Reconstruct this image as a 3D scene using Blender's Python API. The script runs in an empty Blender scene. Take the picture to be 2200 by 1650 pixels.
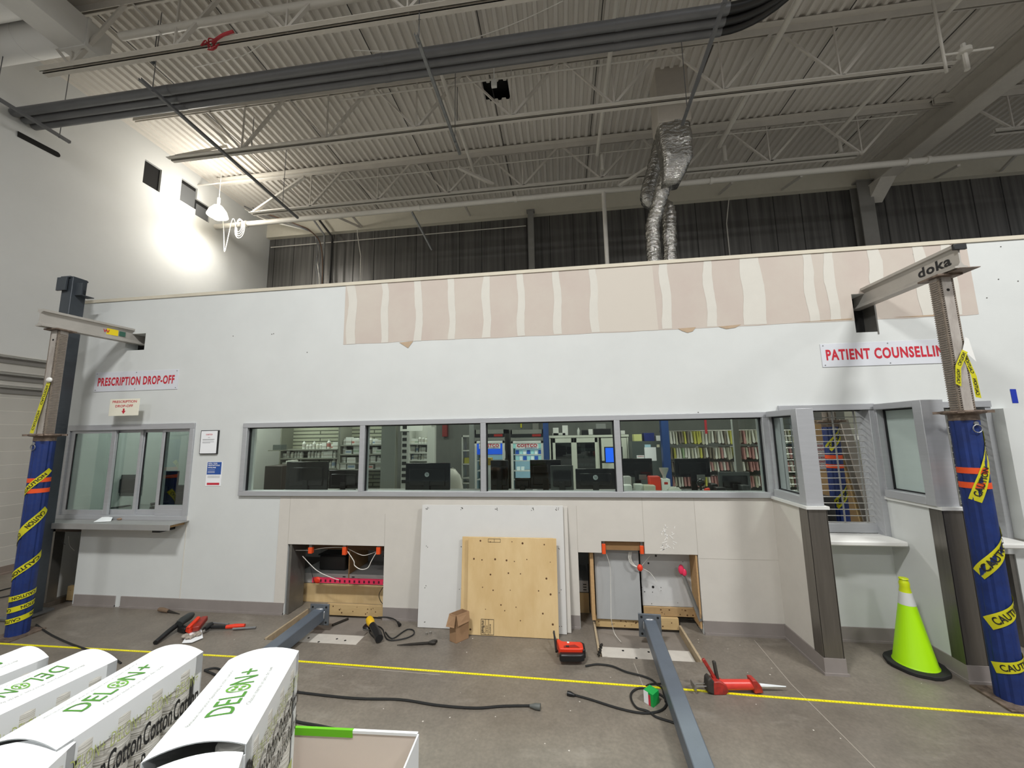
import bpy, math, random
import numpy as np
from mathutils import Vector, Matrix
random.seed(7)
C = bpy.context.scene.collection
PI = math.pi

# ------------------------------------------------------------------ camera
F, CX, CY = 820.0, 1100.0, 825.0
PIT, YAW, ROL = [math.radians(a) for a in (7.59, 7.20, -0.93)]
def cam_rows():
    cy, sy, cp, sp = math.cos(YAW), math.sin(YAW), math.cos(PIT), math.sin(PIT)
    cr, sr = math.cos(ROL), math.sin(ROL)
    f = Vector((-sy*cp, cy*cp, sp)); rt = Vector((cy, sy, 0)); up = rt.cross(f)
    return cr*rt+sr*up, -sr*rt+cr*up, f
RT, UP, FW = cam_rows()
EYE = Vector((0, 0, 1.95))
cd = bpy.data.cameras.new('camera'); cam = bpy.data.objects.new('camera', cd); C.objects.link(cam)
cd.sensor_fit = 'HORIZONTAL'; cd.sensor_width = 36.0; cd.lens = F/2200*36; cd.clip_start = .02; cd.clip_end = 200
cam.matrix_world = Matrix(((RT.x, UP.x, -FW.x, EYE.x), (RT.y, UP.y, -FW.y, EYE.y), (RT.z, UP.z, -FW.z, EYE.z), (0, 0, 0, 1)))
bpy.context.scene.camera = cam
# surveying helpers: a sight line through the photo met with a known plane of the room
def ray(px, py): return RT*((px-CX)/F) - UP*((py-CY)/F) + FW
def aZ(px, py, z=0.0): d = ray(px, py); return EYE + d*((z-EYE.z)/d.z)
def aY(px, py, y): d = ray(px, py); return EYE + d*(y/d.y)
def aX(px, py, x): d = ray(px, py); return EYE + d*(x/d.x)
def rY(x0, y0, x1, y1, Y):
    xm, ym = (x0+x1)/2, (y0+y1)/2
    return aY(x0, ym, Y).x, aY(x1, ym, Y).x, aY(xm, y1, Y).z, aY(xm, y0, Y).z   # xa, xb, za, zb

# ------------------------------------------------------------------ light, world, exposure
sc = bpy.context.scene
sc.view_settings.view_transform = 'Standard'; sc.view_settings.look = 'None'
sc.view_settings.gamma = 1.0; sc.view_settings.use_curve_mapping = False; sc.view_settings.exposure = -0.13
w = bpy.data.worlds.new('hall'); sc.world = w; w.use_nodes = True
w.node_tree.nodes['Background'].inputs[0].default_value = (.93, .97, 1, 1)
w.node_tree.nodes['Background'].inputs[1].default_value = 0.33
def area(name, loc, sx, sy, power, color=(1, .995, .98), rot=(0, 0, 0)):
    l = bpy.data.lights.new(name, 'AREA'); l.shape = 'RECTANGLE'; l.size = sx; l.size_y = sy; l.energy = power; l.color = color
    o = bpy.data.objects.new(name, l); C.objects.link(o); o.location = loc; o.rotation_euler = rot; return o
for i, (x, y, p) in enumerate([(-9.6, -0.1, 420), (-1.9, -0.7, 580), (4.9, -0.2, 520), (10.5, -0.6, 260), (-6, -7, 260), (3, -7, 260)]):
    area('high_bay_light', (x, y, 7.7), 1.2, .5, p)
for x in (-5.7, -3.2, -.4, 2.0, 4.6):
    area('pharmacy_light', (x, 6.7, 3.72), 1.2, .6, 62, (1, .99, .93))
area('booth_fill', (-5.4, 5.2, 3.72), .8, .6, 45, (.95, 1, .99))  # unseen fill lamp added to brighten the drop-off booth

# ------------------------------------------------------------------ materials
def lin(h):
    if isinstance(h, str):
        h = h.lstrip('#'); h = [int(h[i:i+2], 16)/255 for i in (0, 2, 4)]
    return tuple(((c/12.92) if c <= .04045 else ((c+.055)/1.055)**2.4) for c in h)
MATS = {}
def M(name, col='#808080', rough=.6, metal=0, var=0, scale=8, bump=0, bscale=None, emit=None, es=1, col2=None, stretch=None, spec=None, coat=0):
    if name in MATS: return MATS[name]
    m = bpy.data.materials.new(name); m.use_nodes = True; nt = m.node_tree; b = nt.nodes['Principled BSDF']
    c = lin(col); b.inputs['Base Color'].default_value = (*c, 1); b.inputs['Roughness'].default_value = rough; b.inputs['Metallic'].default_value = metal
    if spec is not None: b.inputs['Specular IOR Level'].default_value = spec
    if coat: b.inputs['Coat Weight'].default_value = coat
    if emit: b.inputs['Emission Color'].default_value = (*lin(emit), 1); b.inputs['Emission Strength'].default_value = es
    if var or col2 or bump:
        tc = nt.nodes.new('ShaderNodeTexCoord'); mp = nt.nodes.new('ShaderNodeMapping'); nt.links.new(tc.outputs['Object'], mp.inputs[0])
        if stretch: mp.inputs['Scale'].default_value = stretch
    if var or col2:
        n = nt.nodes.new('ShaderNodeTexNoise'); n.inputs['Scale'].default_value = scale; n.inputs['Detail'].default_value = 6; n.inputs['Roughness'].default_value = .65
        nt.links.new(mp.outputs[0], n.inputs['Vector'])
        r = nt.nodes.new('ShaderNodeValToRGB'); r.color_ramp.elements[0].position = .32; r.color_ramp.elements[1].position = .7
        if col2: ca, cb = c, lin(col2)
        else: ca = tuple(x*(1-var) for x in c); cb = tuple(min(1, x*(1+var)) for x in c)
        r.color_ramp.elements[0].color = (*ca, 1); r.color_ramp.elements[1].color = (*cb, 1)
        nt.links.new(n.outputs['Fac'], r.inputs[0]); nt.links.new(r.outputs[0], b.inputs['Base Color'])
    if bump:
        n2 = nt.nodes.new('ShaderNodeTexNoise'); n2.inputs['Scale'].default_value = bscale or scale*4; n2.inputs['Detail'].default_value = 4
        nt.links.new(mp.outputs[0], n2.inputs['Vector'])
        bp = nt.nodes.new('ShaderNodeBump'); bp.inputs['Strength'].default_value = bump; bp.inputs['Distance'].default_value = .01
        nt.links.new(n2.outputs['Fac'], bp.inputs['Height']); nt.links.new(bp.outputs[0], b.inputs['Normal'])
    MATS[name] = m; return m
def glass(name, tint='#e6ece8', refl=.02, rough=0.0):
    if name in MATS: return MATS[name]
    m = bpy.data.materials.new(name); m.use_nodes = True; nt = m.node_tree
    for n in list(nt.nodes):
        if n.type != 'OUTPUT_MATERIAL': nt.nodes.remove(n)
    t = nt.nodes.new('ShaderNodeBsdfTransparent'); t.inputs[0].default_value = (*lin(tint), 1)
    g = nt.nodes.new('ShaderNodeBsdfGlossy'); g.inputs['Roughness'].default_value = rough; g.inputs[0].default_value = (1, 1, 1, 1)
    f = nt.nodes.new('ShaderNodeLayerWeight'); f.inputs[0].default_value = .5
    pw = nt.nodes.new('ShaderNodeMath'); pw.operation = 'POWER'; pw.inputs[1].default_value = 4.0; nt.links.new(f.outputs['Facing'], pw.inputs[0])
    a = nt.nodes.new('ShaderNodeMath'); a.operation = 'MULTIPLY_ADD'; a.inputs[1].default_value = .5; a.inputs[2].default_value = refl; a.use_clamp = True
    mx = nt.nodes.new('ShaderNodeMixShader'); nt.links.new(pw.outputs[0], a.inputs[0]); nt.links.new(a.outputs[0], mx.inputs[0])
    nt.links.new(t.outputs[0], mx.inputs[1]); nt.links.new(g.outputs[0], mx.inputs[2])
    nt.links.new(mx.outputs[0], [n for n in nt.nodes if n.type == 'OUTPUT_MATERIAL'][0].inputs[0])
    MATS[name] = m; return m
def brick_mat(name, c1, c2, mortar, bw, bh, rough=.7, rot=False, mort=.012, bump=.4):
    if name in MATS: return MATS[name]
    m = bpy.data.materials.new(name); m.use_nodes = True; nt = m.node_tree; b = nt.nodes['Principled BSDF']; b.inputs['Roughness'].default_value = rough
    tc = nt.nodes.new('ShaderNodeTexCoord'); sp = nt.nodes.new('ShaderNodeSeparateXYZ'); cb = nt.nodes.new('ShaderNodeCombineXYZ')
    nt.links.new(tc.outputs['Object'], sp.inputs[0]); nt.links.new(sp.outputs['Y' if rot else 'X'], cb.inputs['X']); nt.links.new(sp.outputs['Z'], cb.inputs['Y'])
    br = nt.nodes.new('ShaderNodeTexBrick'); nt.links.new(cb.outputs[0], br.inputs['Vector'])
    br.inputs['Scale'].default_value = 1; br.inputs['Brick Width'].default_value = bw; br.inputs['Row Height'].default_value = bh
    br.inputs['Mortar Size'].default_value = mort; br.inputs['Mortar Smooth'].default_value = .3
    br.inputs['Color1'].default_value = (*lin(c1), 1); br.inputs['Color2'].default_value = (*lin(c2), 1); br.inputs['Mortar'].default_value = (*lin(mortar), 1)
    nt.links.new(br.outputs['Color'], b.inputs['Base Color'])
    bp = nt.nodes.new('ShaderNodeBump'); bp.inputs['Strength'].default_value = bump; bp.inputs['Distance'].default_value = .01; bp.invert = True
    nt.links.new(br.outputs['Fac'], bp.inputs['Height']); nt.links.new(bp.outputs[0], b.inputs['Normal'])
    MATS[name] = m; return m

PAINT = M('white_wall_paint', '#cfd2d0', .75, var=.025, scale=2.5, bump=.04, bscale=150)
PAINT_L = M('white_left_wall_paint', '#cdcecc', .6, var=.02, scale=1.5, bump=.03, bscale=90)
BOARD = M('new_drywall_board', '#cac6be', .85, var=.03, scale=5)
RAW = M('raw_drywall_paper', '#c5bdb2', .9, scale=1.6, col2='#beb1a8')
MUD = M('joint_compound', '#cfccc3', .85, var=.02, scale=9)
KRAFT = M('torn_kraft_paper', '#b39d84', .9, var=.08)
VINYL = M('grey_vinyl_base', '#8b8480', .5, var=.05, scale=6)
ALU = M('anodised_aluminium', '#b3b5b8', .42, .35, var=.04, scale=5, stretch=(1, 1, 8))
STEEL = M('brushed_stainless', '#a3a09a', .34, .75, var=.10, scale=3, stretch=(12, 12, .6))
GALV = M('galvanised_steel', '#8f9192', .45, .7, var=.15, scale=14)
DECK = M('painted_deck', '#cdc8c0', .6, var=.06, scale=3, stretch=(6, .4, 1))
CHAN = M('painted_joist_steel', '#cbc6bd', .5, var=.06, scale=4)
PIPEW = M('white_painted_pipe', '#cfcbc2', .45, var=.03, scale=3)
GCON = M('grey_conduit_paint', '#6f7072', .4, .25, var=.08, scale=2)
DARKST = M('dark_grey_primer_steel', '#3f454b', .45, .2, var=.12, scale=6)
BLUEST = M('slate_grey_painted_steel', '#646d78', .42, .2, var=.07, scale=6, bump=.05)
BLUE = M('scuffed_blue_paint', '#0e245a', .5, scale=9, col2='#143072', bump=.1, bscale=60)
GREYT = M('worn_grey_jack_tube', '#b3ada6', .6, .1, scale=14, col2='#8f8780', stretch=(1, 1, .3))
RUST = M('rusty_steel', '#8a7a6c', .6, .4, scale=22, col2='#4d4038')
YEL = M('caution_yellow', '#c9c41c', .45)
BLK = M('black_plastic', '#141517', .4)
BLKG = M('glossy_black_plastic', '#0c0d10', .12)
RUB = M('black_rubber_cable', '#191a1a', .55)
ORG = M('orange_tape', '#e2501c', .5)
REDO = M('tool_red', '#d8381c', .4, var=.05)
REDP = M('faded_red_paint', '#b8332a', .45, scale=25, col2='#7a2a22')
PLY = M('construction_plywood', '#c9ab78', .7, scale=3.2, col2='#dcc394', stretch=(1, 1, .35), bump=.1)
PLY2 = M('plywood_edge', '#b8966a', .8, var=.12, scale=40)
LUM = M('form_lumber', '#b59a6b', .8, scale=5, col2='#caaf80', stretch=(.4, 1, 2))
KNOT = M('wood_knot', '#5b3d22', .8)
CARD = M('brown_cardboard', '#9a7a5b', .8, var=.07, scale=10)
WHT = M('white_plastic', '#e4e4e0', .4)
PAPER = M('white_paper', '#eceef0', .6)
SIGNM = M('sign_panel', '#d3d6dc', .35)
SIGNR = M('sign_red', '#c01f33', .5)
INK = M('black_ink', '#17181a', .6)
LIME = M('lime_cone_plastic', '#a6e000', .42)
LIMER = M('lime_cone_reflector', '#c3d418', .3)
WREF = M('white_reflective_band', '#c9ccca', .3)
FOIL = M('crinkled_foil', '#b9b7b2', .2, .95, bump=.9, bscale=11, scale=6, var=.12, stretch=(1, 1, 1.8))
for _n in FOIL.node_tree.nodes:
    if _n.type == 'BUMP': _n.inputs['Distance'].default_value = .04
CABLE = M('white_cable', '#e2e0d8', .5)
PINK = M('pink_flagging', '#e0335a', .5)
HOLE = M('unlit_hole_black', '#0d0c0b', .9)  # near-black stands in for the shade inside holes and openings
TRACK = M('steel_stud', '#7d7b76', .4, .6, var=.1)
GLASS = glass('clear_glass')
GLASSD = glass('dropoff_glass', '#c3ccc8', .07)
FROST = M('pale_green_film_glass', '#b4c2bd', .2, var=.03, scale=2, stretch=(1, 1, 5))
def floor_mat():
    m = bpy.data.materials.new('polished_concrete'); m.use_nodes = True; nt = m.node_tree; b = nt.nodes['Principled BSDF']
    tc = nt.nodes.new('ShaderNodeTexCoord')
    def noise(s, d, r=.6):
        n = nt.nodes.new('ShaderNodeTexNoise'); n.inputs['Scale'].default_value = s; n.inputs['Detail'].default_value = d; n.inputs['Roughness'].default_value = r
        nt.links.new(tc.outputs['Object'], n.inputs['Vector']); return n
    a, f, g = noise(.9, 5), noise(45, 3), noise(5, 8, .7)
    r = nt.nodes.new('ShaderNodeValToRGB'); e = r.color_ramp.elements; e[0].position = .3; e[1].position = .72
    e[0].color = (*lin('#645d55'), 1); e[1].color = (*lin('#80796e'), 1); nt.links.new(a.outputs['Fac'], r.inputs[0])
    mx = nt.nodes.new('ShaderNodeMixRGB'); mx.blend_type = 'OVERLAY'; mx.inputs[0].default_value = .35; nt.links.new(r.outputs[0], mx.inputs[1]); nt.links.new(g.outputs['Fac'], mx.inputs[2])
    m2 = nt.nodes.new('ShaderNodeMixRGB'); m2.blend_type = 'OVERLAY'; m2.inputs[0].default_value = .3; nt.links.new(mx.outputs[0], m2.inputs[1]); nt.links.new(f.outputs['Fac'], m2.inputs[2])
    mp = nt.nodes.new('ShaderNodeMapping'); mp.inputs['Scale'].default_value = (1.0, 2.6, 1); mp.inputs['Rotation'].default_value = (0, 0, .35); nt.links.new(tc.outputs['Object'], mp.inputs[0])
    du = nt.nodes.new('ShaderNodeTexNoise'); du.inputs['Scale'].default_value = 1.7; du.inputs['Detail'].default_value = 9; du.inputs['Roughness'].default_value = .72; nt.links.new(mp.outputs[0], du.inputs['Vector'])
    dr = nt.nodes.new('ShaderNodeMapRange'); dr.inputs['From Min'].default_value = .56; dr.inputs['From Max'].default_value = .78; dr.inputs['To Max'].default_value = .38; nt.links.new(du.outputs['Fac'], dr.inputs[0])
    m3 = nt.nodes.new('ShaderNodeMixRGB'); nt.links.new(dr.outputs[0], m3.inputs[0]); nt.links.new(m2.outputs[0], m3.inputs[1]); m3.inputs[2].default_value = (*lin('#aaa49a'), 1)
    nt.links.new(m3.outputs[0], b.inputs['Base Color'])
    mr = nt.nodes.new('ShaderNodeMapRange'); mr.inputs['To Min'].default_value = .32; mr.inputs['To Max'].default_value = .55
    nt.links.new(g.outputs['Fac'], mr.inputs[0]); nt.links.new(mr.outputs[0], b.inputs['Roughness'])
    bp = nt.nodes.new('ShaderNodeBump'); bp.inputs['Strength'].default_value = .08; bp.inputs['Distance'].default_value = .01
    nt.links.new(f.outputs['Fac'], bp.inputs['Height']); nt.links.new(bp.outputs[0], b.inputs['Normal'])
    MATS['conc'] = m; return m
CONC = floor_mat()
PATCH = M('pale_concrete_patch', '#c4bfb6', .6, var=.08, scale=7)
PIT = M('recess_concrete', '#7f7870', .7, var=.12, scale=6)

# ------------------------------------------------------------------ mesh builder
class MB:
    def __init__(s): s.v = []; s.f = []; s.mi = []; s.m = 0
    def add(s, vs, fs):
        o = len(s.v); s.v += [Vector(v) for v in vs]; s.f += [[i+o for i in f] for f in fs]; s.mi += [s.m]*len(fs); return s
    def box(s, x0, x1, y0, y1, z0, z1):
        if x0 > x1: x0, x1 = x1, x0
        if y0 > y1: y0, y1 = y1, y0
        if z0 > z1: z0, z1 = z1, z0
        return s.add([(x0, y0, z0), (x1, y0, z0), (x1, y1, z0), (x0, y1, z0), (x0, y0, z1), (x1, y0, z1), (x1, y1, z1), (x0, y1, z1)],
                     [(0, 3, 2, 1), (4, 5, 6, 7), (0, 1, 5, 4), (1, 2, 6, 5), (2, 3, 7, 6), (3, 0, 4, 7)])
    def bar(s, a, b, wd, ht, up=(0, 0, 1)):
        a, b = Vector(a), Vector(b); d = (b-a).normalized(); up = Vector(up)
        if abs(d.dot(up)) > .98: up = Vector((0, 1, 0))
        r = d.cross(up).normalized(); u = r.cross(d).normalized(); q = [r*(-wd/2)+u*(-ht/2), r*(wd/2)+u*(-ht/2), r*(wd/2)+u*(ht/2), r*(-wd/2)+u*(ht/2)]
        return s.add([a+k for k in q]+[b+k for k in q], [(0, 1, 2, 3)[::-1], (4, 5, 6, 7), (0, 1, 5, 4), (1, 2, 6, 5), (2, 3, 7, 6), (3, 0, 4, 7)])
    def tube(s, pts, r, n=10, cap=True):
        pts = [Vector(p) for p in pts]; N = len(pts); rs = r if isinstance(r, (list, tuple)) else [r]*N
        vs = []; prev = None
        for i, p in enumerate(pts):
            d = (pts[min(i+1, N-1)]-pts[max(i-1, 0)])
            d = d.normalized() if d.length > 1e-9 else Vector((0, 0, 1))
            if prev is None:
                t = Vector((0, 0, 1)) if abs(d.z) < .9 else Vector((1, 0, 0)); u = d.cross(t).normalized()
            else:
                u = prev-d*prev.dot(d); u = u.normalized() if u.length > 1e-6 else d.orthogonal().normalized()
            prev = u; v = d.cross(u)
            vs += [p+(u*math.cos(2*PI*k/n)+v*math.sin(2*PI*k/n))*rs[i] for k in range(n)]
        fs = [(i*n+k, i*n+(k+1) % n, (i+1)*n+(k+1) % n, (i+1)*n+k) for i in range(N-1) for k in range(n)]
        if cap: fs += [tuple(range(n))[::-1], tuple((N-1)*n+k for k in range(n))]
        return s.add(vs, fs)
    def cyl(s, a, b, r, n=20, r2=None): return s.tube([a, b], [r, r if r2 is None else r2], n)
    def lathe(s, prof, c=(0, 0, 0), n=24):
        c = Vector(c); vs = [c+Vector((r*math.cos(2*PI*k/n), r*math.sin(2*PI*k/n), z)) for r, z in prof for k in range(n)]; N = len(prof)
        fs = [(i*n+k, i*n+(k+1) % n, (i+1)*n+(k+1) % n, (i+1)*n+k) for i in range(N-1) for k in range(n)]
        fs += [tuple(range(n))[::-1], tuple((N-1)*n+k for k in range(n))]
        return s.add(vs, fs)
    def prism(s, poly, off):
        poly = [Vector(p) for p in poly]; off = Vector(off); n = len(poly)
        return s.add(poly+[p+off for p in poly], [tuple(range(n))[::-1], tuple(range(n, 2*n))]+[(i, (i+1) % n, n+(i+1) % n, n+i) for i in range(n)])
    def ball(s, c, r, sx=1, sy=1, sz=1, n=12):
        prof = [(r*math.sin(PI*i/n), -r*math.cos(PI*i/n)) for i in range(n+1)]; k0 = len(s.v); s.lathe([(max(a, 1e-4), b) for a, b in prof], (0, 0, 0), n)
        for v in s.v[k0:]: v.x = v.x*sx+c[0]; v.y = v.y*sy+c[1]; v.z = v.z*sz+c[2]
        return s
    def xf(s, mat, k0=0):
        for i in range(k0, len(s.v)): s.v[i] = mat @ s.v[i]
        return s
    def build(s, name, mat, parent=None, bevel=0, ang=.6):
        me = bpy.data.meshes.new(name)
        if parent is not None: org = ORG_[parent.name]
        else:
            a = np.array([tuple(v) for v in s.v]); lo, hi = a.min(0), a.max(0); org = Vector(((lo[0]+hi[0])/2, (lo[1]+hi[1])/2, lo[2]))
            org = Vector([float(t) for t in org])
        me.from_pydata([tuple(v-org) for v in s.v], [], s.f)
        for mm in (mat if isinstance(mat, list) else [mat]): me.materials.append(mm)
        if isinstance(mat, list): me.polygons.foreach_set('material_index', s.mi)
        me.polygons.foreach_set('use_smooth', [True]*len(me.polygons)); me.set_sharp_from_angle(angle=ang); me.update()
        o = bpy.data.objects.new(name, me); C.objects.link(o)
        if parent is not None: o.parent = parent; ORG_[o.name] = org
        else: o.location = org; ORG_[o.name] = org
        if bevel:
            b = o.modifiers.new('bevel', 'BEVEL'); b.width = bevel; b.segments = 2; b.limit_method = 'ANGLE'
        return o
ORG_ = {}
def empty(name, loc):
    o = bpy.data.objects.new(name, None); C.objects.link(o); o.location = loc; o.empty_display_size = .1; ORG_[o.name] = Vector(loc); return o
def tag(o, label, cat, group=None, kind=None):
    o['label'] = label
    if cat: o['category'] = cat
    if group: o['group'] = group
    if kind: o['kind'] = kind
    return o
def thing(name, label, cat, loc, group=None): return tag(empty(name, loc), label, cat, group)
def one(name, mb, mat, label, cat, group=None, bevel=0): return tag(mb.build(name, mat, None, bevel), label, cat, group)
def struct(name, mb, mat, parent=None, label=None, bevel=0):
    o = mb.build(name, mat, parent, bevel)
    if parent is None: o['kind'] = 'structure'
    if label: o['label'] = label
    return o
def B(*a): return MB().box(*a)
def kids(o): return [c for c in bpy.data.objects if c.parent == o]
def dup(o, loc, rotz=None, label=None, group=None, scale=None, parts=None):
    c = o.copy(); C.objects.link(c); c.location = loc; ORG_[c.name] = Vector(loc)
    if rotz is not None: c.rotation_euler = (0, 0, rotz)
    if label: c['label'] = label
    if group: c['group'] = group
    if scale: c.scale = scale
    for k in (parts if parts is not None else kids(o)):
        d = k.copy(); C.objects.link(d); d.parent = c
        for g in (kids(k) if parts is None else []): h = g.copy(); C.objects.link(h); h.parent = d
    return c
def text_mb(txt, bold=0.0, res=3, sp=1.0):
    cu = bpy.data.curves.new('t', 'FONT'); cu.body = txt; cu.extrude = 0; cu.offset = bold; cu.resolution_u = res; cu.space_character = sp if bold < .03 else 1.12; cu.align_x = 'LEFT'
    o = bpy.data.objects.new('t', cu); C.objects.link(o); bpy.context.view_layer.update()
    me = bpy.data.meshes.new_from_object(o.evaluated_get(bpy.context.evaluated_depsgraph_get()))
    vs = [v.co.copy() for v in me.vertices]; fs = [tuple(p.vertices) for p in me.polygons]
    bpy.data.objects.remove(o); bpy.data.curves.remove(cu); bpy.data.meshes.remove(me)
    x0, x1 = min(v.x for v in vs), max(v.x for v in vs); y0, y1 = min(v.y for v in vs), max(v.y for v in vs)
    return [((v.x-x0)/(x1-x0), (v.y-y0)/(y1-y0)) for v in vs], fs
TC = {}
def text_on(mb, txt, org, ux, uy, off=None, bold=0.0):
    """lettering filling the parallelogram org, org+ux, org+uy"""
    key = (txt, bold)
    if key not in TC: TC[key] = text_mb(txt, bold)
    vs, fs = TC[key]; org, ux, uy = Vector(org), Vector(ux), Vector(uy); n = ux.cross(uy).normalized()*.0012
    if off is not None: n = Vector(off)
    return mb.add([org+ux*a+uy*b+n for a, b in vs], fs)
def arc(c, r, a0, a1, n, ax=Vector((1, 0, 0)), ay=Vector((0, 0, 1))):
    return [Vector(c)+ax*(r*math.cos(a0+(a1-a0)*i/n))+ay*(r*math.sin(a0+(a1-a0)*i/n)) for i in range(n+1)]
def spline(pts, k=6):
    P = [Vector(p) for p in pts]; out = []
    for i in range(len(P)-1):
        a, b, c, d = P[max(i-1, 0)], P[i], P[i+1], P[min(i+2, len(P)-1)]
        for j in range(k):
            t = j/k; out.append(.5*((2*b)+(c-a)*t+(2*a-5*b+4*c-d)*t*t+(3*b-a-3*c+d)*t**3))
    return out+[P[-1]]
def slab(x0, x1, z0, z1, y0, y1, holes, axis='y'):
    """wall slab with rectangular holes; (u along wall, z up); holes = (u0,u1,z0,z1)"""
    us = sorted({x0, x1}|{min(max(h[i], x0), x1) for h in holes for i in (0, 1)}); zs = sorted({z0, z1}|{min(max(h[i], z0), z1) for h in holes for i in (2, 3)})
    def solid(i, j):
        if i < 0 or j < 0 or i >= len(us)-1 or j >= len(zs)-1: return False
        u, z = (us[i]+us[i+1])/2, (zs[j]+zs[j+1])/2
        return not any(h[0] < u < h[1] and h[2] < z < h[3] for h in holes)
    mb = MB()
    def P(u, d, z): return (u, d, z) if axis == 'y' else ((d, u, z) if axis == 'x' else (u, z, d))
    for i in range(len(us)-1):
        for j in range(len(zs)-1):
            if not solid(i, j): continue
            a, b, c, d = us[i], us[i+1], zs[j], zs[j+1]
            mb.add([P(a, y0, c), P(b, y0, c), P(b, y0, d), P(a, y0, d)], [(0, 1, 2, 3)]); mb.add([P(a, y1, c), P(b, y1, c), P(b, y1, d), P(a, y1, d)], [(3, 2, 1, 0)])
            if not solid(i-1, j): mb.add([P(a, y0, c), P(a, y1, c), P(a, y1, d), P(a, y0, d)], [(3, 2, 1, 0)])
            if not solid(i+1, j): mb.add([P(b, y0, c), P(b, y1, c), P(b, y1, d), P(b, y0, d)], [(0, 1, 2, 3)])
            if not solid(i, j-1): mb.add([P(a, y0, c), P(b, y0, c), P(b, y1, c), P(a, y1, c)], [(3, 2, 1, 0)])
            if not solid(i, j+1): mb.add([P(a, y0, d), P(b, y0, d), P(b, y1, d), P(a, y1, d)], [(0, 1, 2, 3)])
    return mb

# ================================================================== ROOM SHELL
WY, WT = 4.2, .15          # front face and thickness of the pharmacy partition
XL, YB, ZD = -8.37, 9.65, 8.2   # left wall, back wall, deck
pits = [(-2.96, -2.0, 3.69, 4.38), (.26, 1.14, 3.715, 4.38), (-6.35, -5.93, 3.75, 4.5)]
fm = slab(-14, 14, -8, 12, -.25, 0, pits, axis='z')
floor = struct('floor', fm, CONC)
struct('trim_1', B(-6.6, 1.4, 3.5, 4.6, -.3, -.07), PIT, None, 'concrete bed of the floor recesses')
for (a, b, c, d) in [(-2.85, -2.02, 3.71, 3.95), (.30, .66, 3.725, 3.98), (.66, .84, 3.74, 3.99), (.84, 1.1, 3.725, 3.98)]:
    struct('floor_patch', B(a, b, c, d, -.069, -.05), PATCH, floor)
mb = MB()
for x, y in [(-2.6, 3.86), (-2.45, 3.8), (-2.3, 3.87), (-2.2, 3.85), (-2.5, 3.76), (.5, 3.93), (.6, 3.82), (.73, 3.93), (.8, 3.82)]: mb.cyl((x, y, -.0505), (x, y, -.048), .011, 10)
struct('anchor_hole', mb, HOLE, floor)
# thin saw-cut joints and trowelled streaks
mb = MB()
for p in [[(1620, 1375), (1700, 1470), (1790, 1560), (1880, 1650)], [(1362, 1425), (1382, 1475)], [(945, 1450), (700, 1430)]]:
    q = [aZ(*t) for t in p]
    for a, b in zip(q, q[1:]): mb.bar(a+Vector((0, 0, .0005)), b+Vector((0, 0, .0005)), .006, .002)
struct('floor_joint', mb, M('joint_dust', '#9d968c', .8), floor)
mb = MB(); rng = random.Random(3)
for _ in range(70):
    x = rng.uniform(-3.5, 3.4); y = rng.uniform(2.2, 4.1)
    if any(a-.03 < x < b+.03 and c-.03 < y < d+.03 for a, b, c, d in pits): continue
    r = rng.uniform(.003, .009); mb.add([(x+r*math.cos(t)*rng.uniform(.6, 1), y+r*math.sin(t)*rng.uniform(.5, 1), .0012) for t in [k*PI/3 for k in range(6)]], [tuple(range(6))])
tag(mb.build('drywall_crumbs', M('plaster_dust', '#cfcac2', .9)), 'small white drywall crumbs scattered over the concrete floor', 'debris', None, 'stuff')

front_holes = [(-6.30, -4.50, 1.03, 2.13), (-3.76, 2.04, 1.33, 2.12), (-6.42, -5.93, -1, .93), (-3.14, -1.98, -1, .755), (.13, 1.31, .04, .735), (.13, 1.31, -1, .05), (.37, .80, .7, .85),
               (-5.62, -5.33, 3.12, 3.34), (3.01, 3.22, 2.925, 3.33), (2.19, 3.06, .9, 2.14), (3.2, 4.06, .9, 2.14), (3.3, 4.06, -1, .8), (4.42, 5.6, 1.0, 2.1)]
wall = struct('wall_front', slab(-6.5, 7.5, 0, 3.8, WY, WY+WT, front_holes), PAINT)
struct('trim_2', B(-6.52, 7.5, WY-.012, WY+WT+.02, 3.8, 3.84), M('cream_cap_board', '#cbc4b2', .7, var=.06, scale=4), None, 'cream board capping the top of the front wall')
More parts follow.
